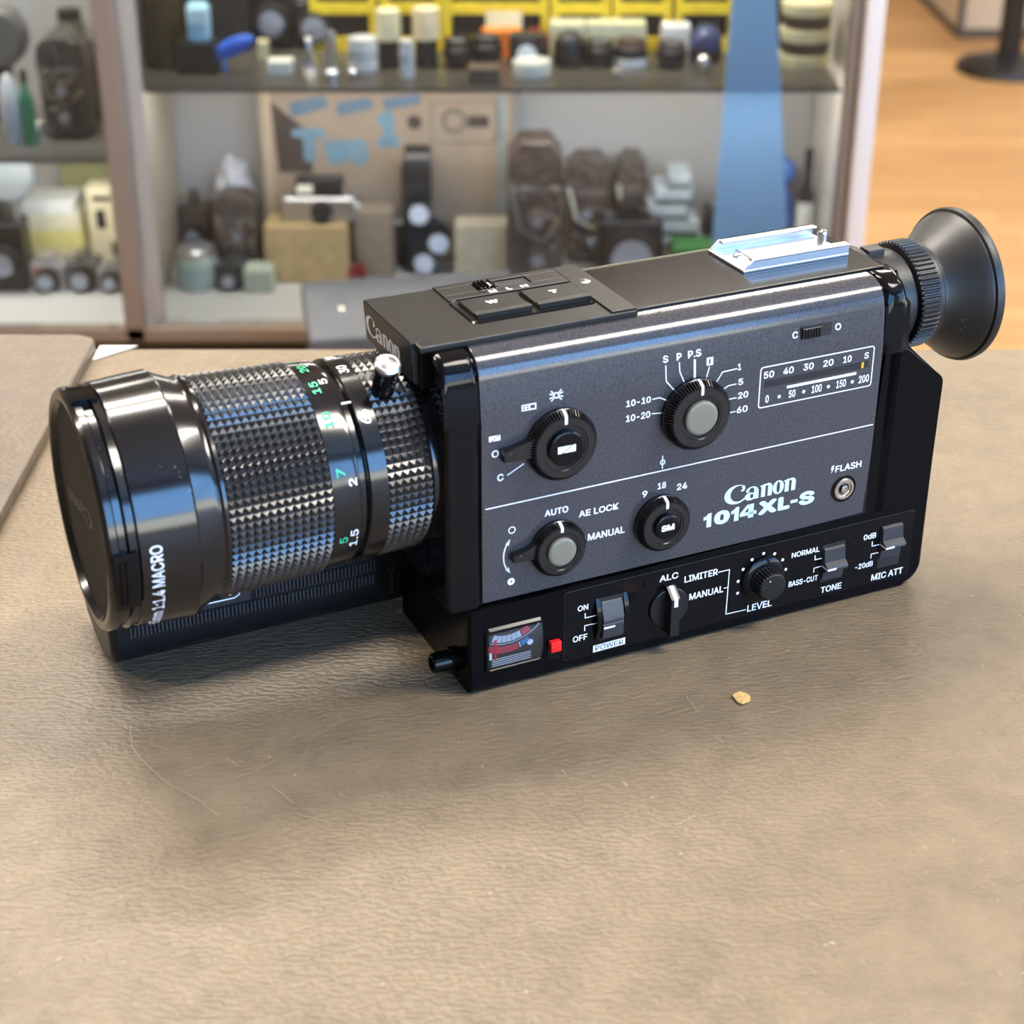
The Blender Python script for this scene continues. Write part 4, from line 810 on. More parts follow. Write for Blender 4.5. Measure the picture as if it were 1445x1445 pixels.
  ('turret','turret_cine_camera','cine camera','black cine camera with three glass lenses on its turret',None,(0.012,0.013,0.016),0.3,-0.1011,1.6111,0.509,0.0793,0.042,0.1612,None),
  ('smallred','cable_release','cable','red and black cable coil beside the cine camera',None,(0.25,0.02,0.02),0.5,-0.1921,1.5852,0.509,0.0451,0.03,0.0257,None),
  ('box','cardboard_box','box','brown cardboard box behind the cine camera',None,(0.26,0.2,0.15),0.7,-0.1594,1.61,0.509,0.0487,0.04,0.0856,None),
  ('box','cardboard_box','box','cream cardboard box to the right of the cine camera',None,(0.52,0.45,0.33),0.7,-0.0283,1.61,0.509,0.0645,0.04,0.0677,None),
  ('plasticbag','plastic_bag','plastic bag','crumpled silvery plastic bag leaning behind the brown cameras',None,(0.55,0.55,0.58),0.25,-0.3384,1.6675,0.509,0.0548,0.045,0.1273,None),
  ('tlr','leather_case_camera','camera','brown cased camera in front of the plastic bag',None,(0.055,0.04,0.034),0.4,-0.3279,1.61,0.509,0.0572,0.05,0.105,None),
  ('camera','camera','camera','brown black camera left of the plastic bag',None,(0.06,0.045,0.04),0.4,-0.3906,1.6625,0.509,0.0372,0.045,0.0856,{'lens': 0.36}),
  ('jar2','glass_jar','jar','clear teal jar with a bright metal lid',None,(0.35,0.48,0.45),0.2,-0.3739,1.5611,0.509,0.0495,0.05,0.0505,None),
  ('camera','camera','camera','small dark teal camera between the glass jar and the cased camera',None,(0.03,0.04,0.042),0.35,-0.3334,1.5561,0.509,0.0359,0.04,0.0379,{'lens': 0.3}),
  ('box','green_carton','box','pale green carton left of the tan carton',None,(0.5,0.58,0.48),0.5,-0.2971,1.5561,0.509,0.0342,0.04,0.0272,None),
  ('disc2','reel_cover','cover','large grey round cover at the top left',None,(0.1,0.1,0.1),0.4,-0.5959,1.615,0.7,0.0735,0.03,0.1365,None),
  ('tlr','cine_camera','cine camera','tall dark cine camera on the left shelf',None,(0.045,0.043,0.038),0.4,-0.5051,1.555,0.7,0.0596,0.07,0.1159,None),
  ('cyl','film_holder','canister','grey green cup behind the tall dark cine camera',None,(0.11,0.11,0.085),0.4,-0.5218,1.674,0.7,0.0338,0.04,0.1184,None),
  ('camera','camera','camera','dark grey camera right of the tall cine camera',None,(0.06,0.058,0.05),0.4,-0.4908,1.625,0.7,0.0384,0.05,0.0908,{'lens': 0.36}),
  ('tins','silver_tin','tin','silver tin in the small stack by the left frame','silver tins by the left frame',(0.6,0.6,0.62),0.25,-0.4841,1.6341,0.7,0.0289,0.03,0.0291,{'n': 3}),
  ('bottle','small_bottle','bottle','small green bottle on the left shelf',None,(0.04,0.28,0.14),0.35,-0.5418,1.51,0.7,0.016,0.02,0.0858,None),
  ('ball','glass_globe','globe','white glass globe at the far left',None,(0.8,0.82,0.82),0.2,-0.5621,1.515,0.7,0.0255,0.03,0.081,None),
  ('box','white_carton','box','small white carton in front of the tall cine camera',None,(0.7,0.74,0.72),0.5,-0.551,1.556,0.7,0.0215,0.02,0.0117,None),
  ('box','wooden_box','box','large brown wooden box under the green box',None,(0.16,0.14,0.09),0.6,-0.5213,1.671,0.509,0.0786,0.042,0.0933,None),
  ('box','olive_box','box','olive green box in the middle of the left stack',None,(0.22,0.22,0.1),0.6,-0.514,1.671,0.6023,0.0719,0.042,0.0468,None),
  ('box','green_box','box','flat green box on top of the left stack',None,(0.16,0.3,0.16),0.6,-0.5072,1.671,0.6491,0.0591,0.042,0.0301,None),
  ('boxlabel','card_box','box','cream card box with dark markings by the left frame',None,(0.66,0.6,0.42),0.6,-0.4853,1.605,0.509,0.0433,0.03,0.1158,None),
  ('box','equipment_box','box','grey box at the bottom of the paper stack',None,(0.28,0.28,0.27),0.7,-0.5664,1.615,0.509,0.098,0.06,0.0203,None),
  ('box','book','book','cream book above the grey box',None,(0.66,0.58,0.38),0.7,-0.5579,1.615,0.5293,0.0905,0.06,0.0183,None),
  ('box','book','book','yellow book in the paper stack',None,(0.66,0.6,0.22),0.7,-0.5571,1.615,0.5476,0.0866,0.06,0.0235,None),
  ('box','book','book','pale cream book above the yellow book',None,(0.72,0.68,0.5),0.7,-0.5493,1.615,0.5711,0.0655,0.06,0.0198,None),
  ('box','book','book','white book on top of the paper stack',None,(0.78,0.79,0.76),0.7,-0.5531,1.615,0.5909,0.0635,0.06,0.016,None),
  ('camera','camera','camera','black camera at the far left edge of the case',None,(0.008,0.009,0.01),0.3,-0.5995,1.55,0.509,0.0471,0.06,0.1069,{'lens': 0.4}),
  ('camera','camera','camera','grey camera with red dot at the bottom left',None,(0.28,0.27,0.27),0.4,-0.5535,1.5563,0.509,0.0443,0.05,0.0397,{'lens': 0.36}),
  ('camera','camera','camera','dark grey camera with pale lens at the bottom of the left bay',None,(0.09,0.09,0.09),0.4,-0.5116,1.5563,0.509,0.0392,0.05,0.0433,{'lens': 0.36}),
  ('camera','camera','camera','grey camera beside the left frame on the case floor',None,(0.24,0.24,0.23),0.4,-0.4762,1.5563,0.509,0.0392,0.05,0.0343,{'lens': 0.36}),
  ('disc2','round_cover','cover','pale blue grey round cover at the left of the case',None,(0.17,0.19,0.21),0.5,-0.5875,1.555,0.6175,0.0653,0.02,0.054,None),
]
# ------------------------------------------------------------------ the glass display case
M['added_shelf_lamp'] = emit('added_shelf_diffuser', (1.0, 0.95, 0.88, 1), 27.0)
case = thing('display_case', 'glass fronted display case with brown metal frame behind the counter', 'display case', (0, 0, 0))
brown = mat('brown_anodised_frame', (0.22, 0.165, 0.125), 0.45)
beige = mat('beige_frame', (0.42, 0.37, 0.30), 0.5)
palef = mat('pale_frame', (0.66, 0.60, 0.55), 0.5)
CXL, CXR, CYF, CYB = -0.95, 0.405, 1.43, 1.72
C_ = lambda n, bm, m, par=case: finish(n, bm, m, par)
C_('frame_post', box(-0.436, -0.412, CYF - .012, CYF + .008, 0.494, 1.16, .002, 1), brown)
C_('frame_post', box(0.3855, 0.4055, CYF - .012, CYF + .02, 0.0005, 1.16, .002, 1), palef)
C_('frame_post', box(0.372, 0.3850, CYF + .000, CYF + .02, 0.494, 1.16, .002, 1), brown)
C_('frame_post', box(CXL, CXL + .02, CYF - .012, CYF + .02, 0.0005, 1.16, .002, 1), palef)
C_('base_rail', box(CXL + .02, 0.3852, CYF - .012, CYF + .006, 0.494, 0.5105, .001, 1), brown)
C_('top_rail', box(CXL + .02, 0.3852, CYF - .012, CYF + .02, 1.13, 1.16, .001, 1), brown)
C_('deck', box(CXL + .02, 0.384, CYF + .0065, CYB - .02, 0.490, 0.509, .001, 1), mat('white_deck', (0.62, 0.615, 0.60), 0.45))
C_('back_panel', box(CXL + .02, 0.384, CYB - .019, CYB, 0.02, 1.16), mat('grey_back_panel', (0.42, 0.405, 0.395), 0.6))
C_('end_panel', box(0.3860, 0.4050, CYF + .021, CYB, 0.0005, 1.16), palef)
C_('end_panel', box(CXL, CXL + .0195, CYF + .021, CYB, 0.0005, 1.16), palef)
C_('kick_panel', box(CXL + .021, 0.384, CYF + .06, CYF + .08, 0.0005, 0.489), mat('dark_kick', (0.035, 0.025, 0.02), 0.6))
C_('shelf', box(-0.411, 0.371, CYF + .025, CYB - .021, 0.7755, 0.780, .001, 1), mat('dark_shelf', (0.085, 0.075, 0.062), 0.3))
C_('shelf', box(CXL + .021, -0.416, CYF + .025, CYB - .021, 0.6955, 0.700, .001, 1), mat('grey_shelf', (0.16, 0.15, 0.14), 0.35))
C_('shelf_lip', box(-0.411, 0.371, CYF + .0205, CYF + .0245, 0.7755, 0.780), mat('dark_shelf_lip', (0.10, 0.088, 0.072), 0.35))
C_('shelf_lip', box(CXL + .021, -0.416, CYF + .0205, CYF + .0245, 0.6955, 0.700), mat('grey_shelf_lip', (0.17, 0.15, 0.14), 0.35))
C_('added_case_lamp', box(CXL + .06, 0.36, CYF + .022, CYF + .05, 1.112, 1.128), emit('added_case_diffuser', (1.0, 0.95, 0.88, 1), 27.0))  # added lamp strip, out of view, brightens the case interior
C_('added_shelf_lamp', box(-0.405, 0.36, CYF + .065, CYF + .085, 0.766, 0.7753), M['added_shelf_lamp'])  # added strips hidden under the shelves to light the lower bays
C_('added_shelf_lamp', box(CXL + .06, -0.425, CYF + .065, CYF + .085, 0.686, 0.6953), M['added_shelf_lamp'])
C_('shelf_divider', box(-0.4155, -0.4115, CYF + .03, CYB - .021, 0.5095, 1.12), beige)
C_('top_glass', box(CXL + .02, 0.385, CYF + .02, CYB - .02, 1.150, 1.156), M['glass'])
d = C_('glass_door', box(-0.410, 0.371, CYF + .009, CYF + .013, 0.511, 1.129), M['glass']); C_('door_stile', box(-0.4115, -0.394, CYF + .0075, CYF + .020, 0.511, 1.129, .001, 1), beige, d)
C_('glass_door', box(CXL + .021, -0.437, CYF - .006, CYF - .002, 0.511, 1.129), M['glass'])

def cm(col, rough): 
    k = ('c', col, rough)
    if k not in M: M[k] = mat('surface_%d' % len(M), col, rough, var=0.12, vscale=60)
    return M[k]
glassb = mat('lens_glass', (0.45, 0.50, 0.62), 0.08, 0.6)
def O(n, bm, m, par, ang=32): return finish(n, bm, m, par, 1.0, ang)
def build(kind, name, cat, label, group, col, rough, x, y, z, w, d, h, extra):
    m = cm(col, rough); ex = extra or {}
    z += 0.0002
    hw, hd = w / 2, d / 2
    dk = M['black_flat']; sil = M['satin_metal']
    def th(lb=label, dz=0.0): return thing(name, lb, cat, (x, y, z + dz), 0, group)
    r = min(w, d, h) * 0.06
    if kind == 'box':
        o = O(name, box(-hw, hw, -hd, hd, 0, h, max(r, .0006), 2), m, None); o.location = (x, y, z); tag(o, label, cat, group)
    elif kind == 'slidebox':
        o = th(); O('box_gap_shade', box(-hw * .97, hw * .97, -hd * .97, hd * .97, 0, h * .30, .0006, 1), cm((.06, .08, .09), .5), o); O('box_lid', box(-hw, hw, -hd, hd, h * .30, h * .98, .001, 2), m, o)  # dark lower strip paints the shaded gap between stacked boxes
    elif kind == 'boxlabel':
        o = th(); O('box_body', box(-hw, hw, -hd, hd, 0, h, .001, 2), m, o); bm = bmesh.new()
        for a, b, c, e in ((-.25, .0, .55, .75), (.1, .3, .2, .4), (-.3, .2, .85, .9)): box(a * w, b * w, -hd - .0008, -hd + .0001, c * h, e * h, 0, 1, bm)
        O('printed_marks', bm, dk, o)
    elif kind == 'cyl':
        o = th(); O('jar_body' if cat == 'jar' else 'cup_body', lathe([(0, hw * .9), (h * .04, hw), (h * .82, hw), (h * .9, hw * .8), (h * .9, 0)], (0, 0, 0), (0, 0, 1), 32), m, o)
        O('lid', lathe([(h * .9, hw * .84), (h, hw * .82), (h, 0)], (0, 0, 0), (0, 0, 1), 32), dk, o)
    elif kind == 'jar2':
        o = th(); O('jar_body', lathe([(0, hw * .9), (h * .05, hw), (h * .7, hw), (h * .8, hw * .85), (h * .8, 0)], (0, 0, 0), (0, 0, 1), 32), m, o)
        O('lid', lathe([(h * .8, hw * .9), (h * .98, hw * .9), (h, hw * .85), (h, 0)], (0, 0, 0), (0, 0, 1), 32), sil, o)
    elif kind == 'canister':
        o = th(); hl = h * (1 - ex['lid'])
        O('canister_body', lathe([(0, hw * .80), (.001, hw * .84), (hl, hw * .84), (hl, 0)], (0, 0, 0), (0, 0, 1), 36), dk, o)
        O('lid', lathe([(hl, hw * .9), (hl + .001, hw), (h - .002, hw), (h, hw * .93), (h, 0)], (0, 0, 0), (0, 0, 1), 36), m, o)
    elif kind in ('tins', 'reels'):
        n = ex['n']; hh = h / n; nm = {1: 'only'}
        pos = ['bottom', 'second from the bottom', 'middle' if n == 5 else 'second from the top' if n == 4 else 'middle', 'second from the top', 'top']
        if n == 4: pos = ['bottom', 'second from the bottom', 'second from the top', 'top']
        if n == 3: pos = ['bottom', 'middle', 'top']
        for k in range(n):
            lb = label.replace(' in the ', ', %s of the ' % pos[k], 1)
            mm = cm((.07, .045, .035), .4) if (kind == 'reels' and k in (1, 3)) else m
            if kind == 'reels' and k in (1, 3): lb = lb.replace('cream', 'dark brown')
            rr = hw * (1.0 if k % 2 == 0 else .94)
            o = O(name, lathe([(0, rr * .97), (hh * .1, rr), (hh * .62, rr), (hh * .64, rr * 1.03), (hh * .92, rr * 1.03), (hh * .97, rr * .97), (hh * .97, 0)], (0, 0, 0), (0, 0, 1), 40), mm, None)
            o.location = (x, y, z + hh * k + .0001 * k); tag(o, lb, cat, group)
    elif kind == 'disc':
        o = O(name, lathe([(0, hw * .95), (h * .1, hw), (h * .85, hw), (h, hw * .94), (h, 0)], (0, 0, 0), (0, 0, 1), 40), m, None); o.location = (x, y, z); tag(o, label, cat)
    elif kind == 'disc2':
        rr = w / 2; zc = max(rr, h - rr) ; o = th()
        O('cover_disc', lathe([(-hd * .4, rr * .9), (-hd * .6, rr), (hd * .6, rr), (hd * .6, 0)] if False else [(-hd, 0), (-hd, rr * .86), (-hd * .7, rr), (hd * .7, rr), (hd, rr * .9), (hd, 0)], (0, 0, zc), (0, 1, 0), 48), m, o)
        O('stand', box(-rr * .3, rr * .3, -hd * .9, hd * .9, 0, max(.003, zc - rr * .9), .0008, 1), dk, o)
    elif kind == 'dome':
        o = th(); pr = [(0, hw * .95), (h * .08, hw)] + [(h * .45 + h * .53 * math.sin(PI / 2 * k / 8), hw * math.cos(PI / 2 * k / 8) + .0004) for k in range(9)] + [(h * .985, 0)]
        O('dome_shell', lathe(pr, (0, 0, 0), (0, 0, 1), 40), m, o); O('base_ring', lathe([(h * .1, hw * 1.02), (h * .16, hw * 1.05), (h * .3, hw * 1.05), (h * .36, hw * 1.0), (h * .36, hw * .9)], (0, 0, 0), (0, 0, 1), 40), dk, o)
    elif kind in ('lensbarrel', 'whitelens'):
        o = th(); O('lens_barrel', lathe([(0, hw * .86), (h * .1, hw * .9), (h * .3, hw * .9), (h * .34, hw), (h * .72, hw), (h * .76, hw * .93), (h, hw * .93), (h, hw * .8), (h * .9, hw * .7), (h * .9, 0)], (0, 0, 0), (0, 0, 1), 36), m, o)
        O('focus_grip', lathe([(h * .38, hw * 1.0), (h * .40, hw * 1.05), (h * .66, hw * 1.05), (h * .68, hw)], (0, 0, 0), (0, 0, 1), 72, None, 0, lambda k, i: 1.0 if i % 4 < 2 else .97), dk, o)
        if kind == 'whitelens': O('rear_cap', lathe([(-.0001, hw * .9), (0, hw * 1.06), (h * .32, hw * 1.06), (h * .33, hw * .9)], (0, 0, 0), (0, 0, 1), 36), cm((.8, .79, .74), .4), o)
        else: O('front_glass', lathe([(h * .9, hw * .68), (h * .95, hw * .4), (h * .96, 0)], (0, 0, 0), (0, 0, 1), 32), glassb, o)
    elif kind == 'roundlens':
        o = th(); rr = min(hw, h / 2)
        O('lens_body', box(-hw, hw, -hd * .4, hd, 0, h, .004, 3), m, o)
        O('lens_barrel', lathe([(-hd, rr * .62), (-hd, rr * .8), (-hd * .3, rr * .86), (-hd * .3, 0)], (0, 0, h / 2), (0, 1, 0), 32), dk, o)
        O('lens_glass', lathe([(-hd * 1.03, 0), (-hd * 1.03, rr * .60), (-hd * .99, rr * .6)], (0, 0, h / 2), (0, 1, 0), 32), cm((.86, .87, .86), .3), o)  # white disc paints a reflection onto the front glass
    elif kind == 'ball':
        o = O(name, lathe([(0, hw * .5)] + [(h / 2 - h / 2 * math.cos(PI * k / 10), hw * math.sin(PI * k / 10)) for k in range(2, 10)] + [(h, 0)], (0, 0, 0), (0, 0, 1), 24), M['chrome'] if rough < .15 else m, None); o.location = (x, y, z); tag(o, label, cat)
    elif kind == 'pouch':  # solid block standing in for a pale blue reflection
        bm = box(-hw, hw, -hd, hd, 0, h, min(hw, hd) * .5, 4)
        for v in bm.verts: v.co.x += .12 * (v.co.z - h / 2) * math.sin(v.co.z * 90); v.co.y *= 1 - .3 * abs(v.co.z / h - .5)
        o = th(); O('reflection_body', bm, m, o); O('reflection_flap', box(-hw * .9, hw * .9, -hd - .001, -hd * .6, h * .5, h * .9, .001, 2), cm((.62, .86, .97), .35), o)
    elif kind == 'brush':
        o = th(); a = math.radians(24); ca, sa = math.cos(a), math.sin(a); bm = bmesh.new()
        bmesh.ops.create_uvsphere(bm, u_segments=28, v_segments=14, radius=1.0)
        for v in bm.verts:
            p = Vector((v.co.x * hw * 1.0, v.co.y * .008, v.co.z * h * .24)); v.co = Vector((p.x * ca - p.z * sa, p.y, p.x * sa + p.z * ca + h * .70))
        O('brush_head', bm, m, o)
        bm = bmesh.new()
        for k in range(6):
            t = -.75 + k * .3; tube([(t * hw * ca + h * .05 * sa, -.0085, t * hw * sa + h * .62), (t * hw * ca - h * .05, -.0085, t * hw * sa + h * .80)], .0007, 6, bm)
        O('brush_ribs', bm, cm((.012, .06, .32), .4), o)
        O('handle', tube([(-hw * .42, 0, h * .58), (-hw * .40, -.002, h * .3), (-hw * .36, -.003, .0032)], .003, 10), cm((.10, .28, .75), .3), o)
    elif kind == 'camera':
        o = th(); bh = h * .80; lr = min(ex.get('lens', .36) * min(w, h), bh * .43)
        O('camera_body', box(-hw, hw, -hd * .35, hd, 0, bh, min(w, h) * .07, 3), m, o)
        bm = prism([(-hw * .42, bh - .001), (hw * .42, bh - .001), (hw * .26, h), (-hw * .26, h)], lambda u, v, q: (u, q, v), -hd * .3, hd * .8, .0012, 2); O('viewfinder_hump', bm, m, o)
        O('lens', lathe([(-hd, lr * .80), (-hd, lr * .95), (-hd * .75, lr), (-hd * .5, lr), (-hd * .48, lr * 1.06), (-hd * .3, lr * 1.06), (-hd * .3, 0)], (0, 0, bh * .48), (0, 1, 0), 36), dk, o)
        O('front_glass', lathe([(-hd * 1.05, 0), (-hd * 1.03, lr * .5), (-hd * 1.0, lr * .75), (-hd * .99, lr * .75)], (0, 0, bh * .48), (0, 1, 0), 32), glassb, o)
        O('top_dial', lathe([(0, hw * .16), (h * .05, hw * .16), (h * .05, 0)], (-hw * .68, hd * .3, bh), (0, 0, 1), 20), sil, o); O('shutter_button', lathe([(0, hw * .12), (h * .06, hw * .12), (h * .06, 0)], (hw * .68, hd * .3, bh), (0, 0, 1), 20), sil, o)
        if 'red dot' in label: O('red_dot', lathe([(0, hw * .12), (.0006, hw * .12), (.0006, 0)], (-hw * .55, -hd * .35, bh * .8), (0, -1, 0), 16), M['red'], o)
    elif kind == 'compact':
        o = th(); O('camera_body', box(-hw, hw, -hd * .5, hd, 0, h * .62, .005, 3), M['satin_metal'], o)
        O('top_cover', box(-hw * .62, hw * .66, -hd * .4, hd * .9, h * .60, h, .003, 2), cm((.01, .01, .012), .35), o)
        O('lens', lathe([(-hd, h * .20), (-hd * .95, h * .24), (-hd * .5, h * .27), (-hd * .5, 0)], (hw * .1, 0, h * .30), (0, 1, 0), 32), dk, o)
        O('flash_window', box(-hw * .55, -hw * .12, -hd * .42, -hd * .39, h * .72, h * .92), cm((.92, .88, .70), .2), o)
        O('side_knob', lathe([(0, h * .12), (.004, h * .12), (.004, 0)], (hw * .99, 0, h * .3), (1, 0, 0), 20), sil, o)
    elif kind == 'turret':
        o = th(); O('camera_body', box(-hw * .62, hw * .30, -hd * .3, hd, 0, h * .86, .007, 3), m, o)
        O('film_magazine', prism(arcpts(0, h * .80, hd * .95, h * .20, 0, 345, 23), lambda u, v, q: (q, u, v), -hw * .5, hw * .34, .003, 2), m, o)
        O('turret_plate', lathe([(-hd * .55, hw * .68), (-hd * .5, hw * .72), (-hd * .3, hw * .72), (-hd * .3, 0)], (hw * .16, 0, h * .30), (0, 1, 0), 44), cm((.02, .02, .024), .3), o)
        for (dx, dz) in ((-.06, .50), (.52, .27), (.06, .11)):
            L = O('taking_lens', lathe([(-hd, hw * .26), (-hd, hw * .32), (-hd * .8, hw * .34), (-hd * .5, hw * .34), (-hd * .5, 0)], (hw * dx, 0, h * dz), (0, 1, 0), 30), dk, o)
            finish('lens_glass', lathe([(-hd * 1.06, 0), (-hd * 1.05, hw * .30), (-hd * .99, hw * .31)], (hw * dx, 0, h * dz), (0, 1, 0), 30), cm((.72, .77, .95), .2), L)
        O('viewfinder', box(-hw * .1, hw * .1, -hd * .5, hd * .8, h * .86, h * .98, .003, 2), sil, o)
        O('winding_key', tube([(-hw * .62, 0, h * .4), (-hw * .9, 0, h * .4), (-hw * .9, 0, h * .52)], .003, 8), sil, o)
    elif kind in ('tlr', 'bagcam'):
        o = th(); rnd = random.Random(len(label))
        k_ = ('bag', col)
        if k_ not in M: M[k_] = mat('crinkled_cover_%d' % len(M), col, 0.22, spec=0.8, bump=(130, 1.0, 0.006), var=0.35, vscale=70)
        m = M[k_]
        bm = box(-hw * .9, hw * .9, -hd * .6, hd, 0, h * .72, min(w, d) * .12, 3)
        O('case_body', bm, m, o)
        bm = prism([(-hw * .95, h * .70), (hw * .95, h * .70), (hw * .85, h * .9), (hw * .45, h), (-hw * .5, h), (-hw * .9, h * .9)], lambda u, v, q: (u, q, v), -hd * .55, hd * .9, .004, 3); O('case_lid', bm, m, o)
        for k, zz in enumerate((.50, .24)):
            L = O('lens', lathe([(-hd, hw * .22), (-hd * .98, hw * .30), (-hd * .55, hw * .34), (-hd * .55, 0)], (hw * (.05 if kind == 'tlr' else -.1 + .25 * k), 0, h * zz), (0, 1, 0), 28), cm((.09, .07, .06), .3), o)
            finish('lens_glass', lathe([(-hd * 1.03, 0), (-hd * 1.02, hw * .2), (-hd * .99, hw * .21)], (hw * (.05 if kind == 'tlr' else -.1 + .25 * k), 0, h * zz), (0, 1, 0), 24), glassb, L)
        bm = bmesh.new()
        for k in range(9): 
            px, pz = rnd.uniform(-.8, .8) * hw, rnd.uniform(.08, .68) * h; lathe([(0, .0026), (.0015, .0022), (.002, 0)], (px, -hd * .6, pz), (0, -1, 0), 12, bm)
        O('sparkle_studs', bm, M['chrome'], o)  # studs added at random to imitate glints on plastic wrapping
        bm = tube([(-hw * .85, -hd * .62, h * .74), (-hw * .5, -hd * .85, h * .45), (hw * .2, -hd * .9, h * .36), (hw * .8, -hd * .66, h * .5)], .0028, 8); O('carrying_strap', bm, cm((.16, .12, .09), .5) if kind == 'tlr' else cm((.62, .58, .50), .4), o)
    elif kind == 'tripodlet':
        o = th(); O('cone', lathe([(0, hw), (h * .06, hw), (h * .5, hw * .35), (h * .8, hw * .22), (h * .8, 0)], (0, 0, 0), (0, 0, 1), 30), M['chrome'], o); O('clamp_screw', lathe([(h * .8, hw * .35), (h * .95, hw * .35), (h, hw * .2), (h, 0)], (0, 0, 0), (0, 0, 1), 20), sil, o)
    elif kind == 'stand':
        o = th(); O('foot', lathe([(0, hw), (h * .16, hw), (h * .2, hw * .8), (h * .2, 0)], (0, 0, 0), (0, 0, 1), 28), sil, o); O('stem', lathe([(h * .2, hw * .62), (h * .86, hw * .62), (h, hw * .5), (h, 0)], (0, 0, 0), (0, 0, 1), 24), sil, o)
    elif kind == 'bin':
        o = th(); t = .008
        bm = bmesh.new()
        box(-hw, hw, -hd, hd, 0, t, 0, 1, bm); box(-hw, -hw + t, -hd, hd, t, h, 0, 1, bm); box(hw - t, hw, -hd, hd, t, h, 0, 1, bm); box(-hw + t, hw - t, hd - t, hd, t, h, 0, 1, bm); box(-hw + t, hw - t, -hd, -hd + t, h * .46, h * .59, 0, 1, bm); box(-hw + t, hw - t, -hd, -hd + t, t, h * .16, 0, 1, bm); box(-hw, hw, -hd, hd, h, h + .004, 0, 1, bm)
        O('bin_shell', bm, m, o); O('bin_contents', box(-hw + t + .002, hw - t - .002, -hd + t + .003, hd - t - .002, t + .0004, h * .8, .002, 1), dk, o)
        if 'label' in label: O('bin_label', box(-hw * .2, hw * .5, -hd - .001, -hd - .0001, h * .05, h * .5), cm((.80, .78, .50), .5), o)
    elif kind == 'bottle':
        o = th(); O('bottle_body', lathe([(0, hw * .9), (h * .04, hw), (h * .62, hw), (h * .72, hw * .5), (h * .84, hw * .42), (h * .84, 0)], (0, 0, 0), (0, 0, 1), 28), m, o)
        O('bottle_cap', lathe([(h * .84, hw * .5), (h * .98, hw * .48), (h, hw * .4), (h, 0)], (0, 0, 0), (0, 0, 1), 24), dk, o)
        if 'label' in label: O('bottle_label', lathe([(h * .34, hw * 1.01), (h * .34, hw * 1.03), (h * .58, hw * 1.03), (h * .58, hw * 1.01)], (0, 0, 0), (0, 0, 1), 28), cm((.82, .83, .84), .4), o)
    elif kind == 'cushion':
        bm = bmesh.new(); rnd = random.Random(3)
        for k in range(4):
            q = box(-hw * (1 - .05 * k), hw * (1 - .04 * k), -hd, hd, h * k / 4 + .0003 * k, h * (k + 1) / 4, h * .09, 4)
            for v in q.verts: v.co.z += .002 * math.sin(v.co.x * 70 + k) * (k > 0); v.co.x += .003 * math.sin(v.co.z * 120)
            join(bm, q)
        o = O(name, bm, m, None); o.location = (x, y, z); tag(o, label, cat)
    elif kind == 'plasticbag':
        bm = bmesh.new(); bmesh.ops.create_icosphere(bm, subdivisions=4, radius=1.0); rnd = random.Random(8)
        from mathutils import noise
        for v in bm.verts:
            n = noise.noise(v.co * 2.3) * .22 + noise.noise(v.co * 5.1) * .12
            v.co *= 1 + n; v.co = Vector((v.co.x * hw * .95, v.co.y * hd * .9, max(-1, v.co.z) * h * .5 + h * .5))
        mn = min(v.co.z for v in bm.verts)
        for v in bm.verts: v.co.z -= mn
        o = O(name, bm, m, None, 20); o.location = (x, y, z); tag(o, label, cat)
    elif kind == 'smallred':
        o = th(); pts = [(hw * .8 * math.cos(t) , .012 * math.sin(t), .004 + .0035 * k / 6) for k, t in enumerate([PI * q / 6 for q in range(25)])]
        O('cable', tube(pts, .0035, 8), m, o); O('plunger', lathe([(0, .006), (.012, .006), (.014, .004), (.014, 0)], (0, -.004, .0), (0, 0, 1), 20), dk, o); O('release_tip', lathe([(.014, .004), (.022, .004), (.022, 0)], (0, -.004, 0), (0, 0, 1), 16), cm((.7, .7, .7), .3), o)
for row in BG: build(*row)

# large printed carton at the back of the case
sg = thing('printed_carton', 'large brown carton with blue lettering standing behind the cine camera', 'box', (-0.1425, 1.643, 0.5092))
SW, SH_ = 0.1535, 0.2215
finish('carton_body', box(-SW, SW, 0, .05, 0, SH_, .002, 2), mat('sign_cardboard', (0.31, 0.235, 0.175), 0.7, var=0.1, vscale=20), sg)
finish('carton_corner', box(-SW - .001, -SW + .012, -.001, .006, 0, SH_ + .001, .001, 1), mat('carton_edge', (0.42, 0.33, 0.24), 0.7), sg)
pxf = lambda px, py: ((px - 543.5) / 1098.0, (395 - py) / 1098.0 * 0.80 - 0.026 + 0.0)
W_ = lambda px, py: ((px - 362) / 363 * 2 * SW - SW, SH_ - (py - 130) * 0.00079)
bm = bmesh.new(); sf2 = lambda u, v: (u, -0.0006, v)
poly(bm, [W_(378, 150), W_(440, 205), W_(432, 262), W_(384, 262)], lambda u, v: (u, -0.0003, v), 1)
for a in (((402, 152), (455, 140), (462, 158), (408, 174)), ((470, 152), (520, 144), (526, 160), (474, 172)), ((538, 146), (590, 138), (594, 152), (542, 164))): poly(bm, [W_(*q) for q in a], sf2, 0)
x0, y0 = W_(405, 245); x1, y1 = W_(455, 192); word(bm, 'T', x0, y0, x1 - x0, y1 - y0, sf2, 0.05, 2, 3e-5)
x0, y0 = W_(450, 250); x1, y1 = W_(515, 208); word(bm, 'wo', x0, y0, x1 - x0, y1 - y0, sf2, 0.06, 2, 3e-5)
x0, y0 = W_(528, 222); x1, y1 = W_(562, 165); word(bm, '1', x0, y0, x1 - x0, y1 - y0, sf2, 0.07, 2, 3e-5)
u, v = W_(583, 182); disc(bm, u, v, .009, sf2, 1)
u, v = W_(640, 180); ring(bm, u, v, .010, .016, sf2, 3)
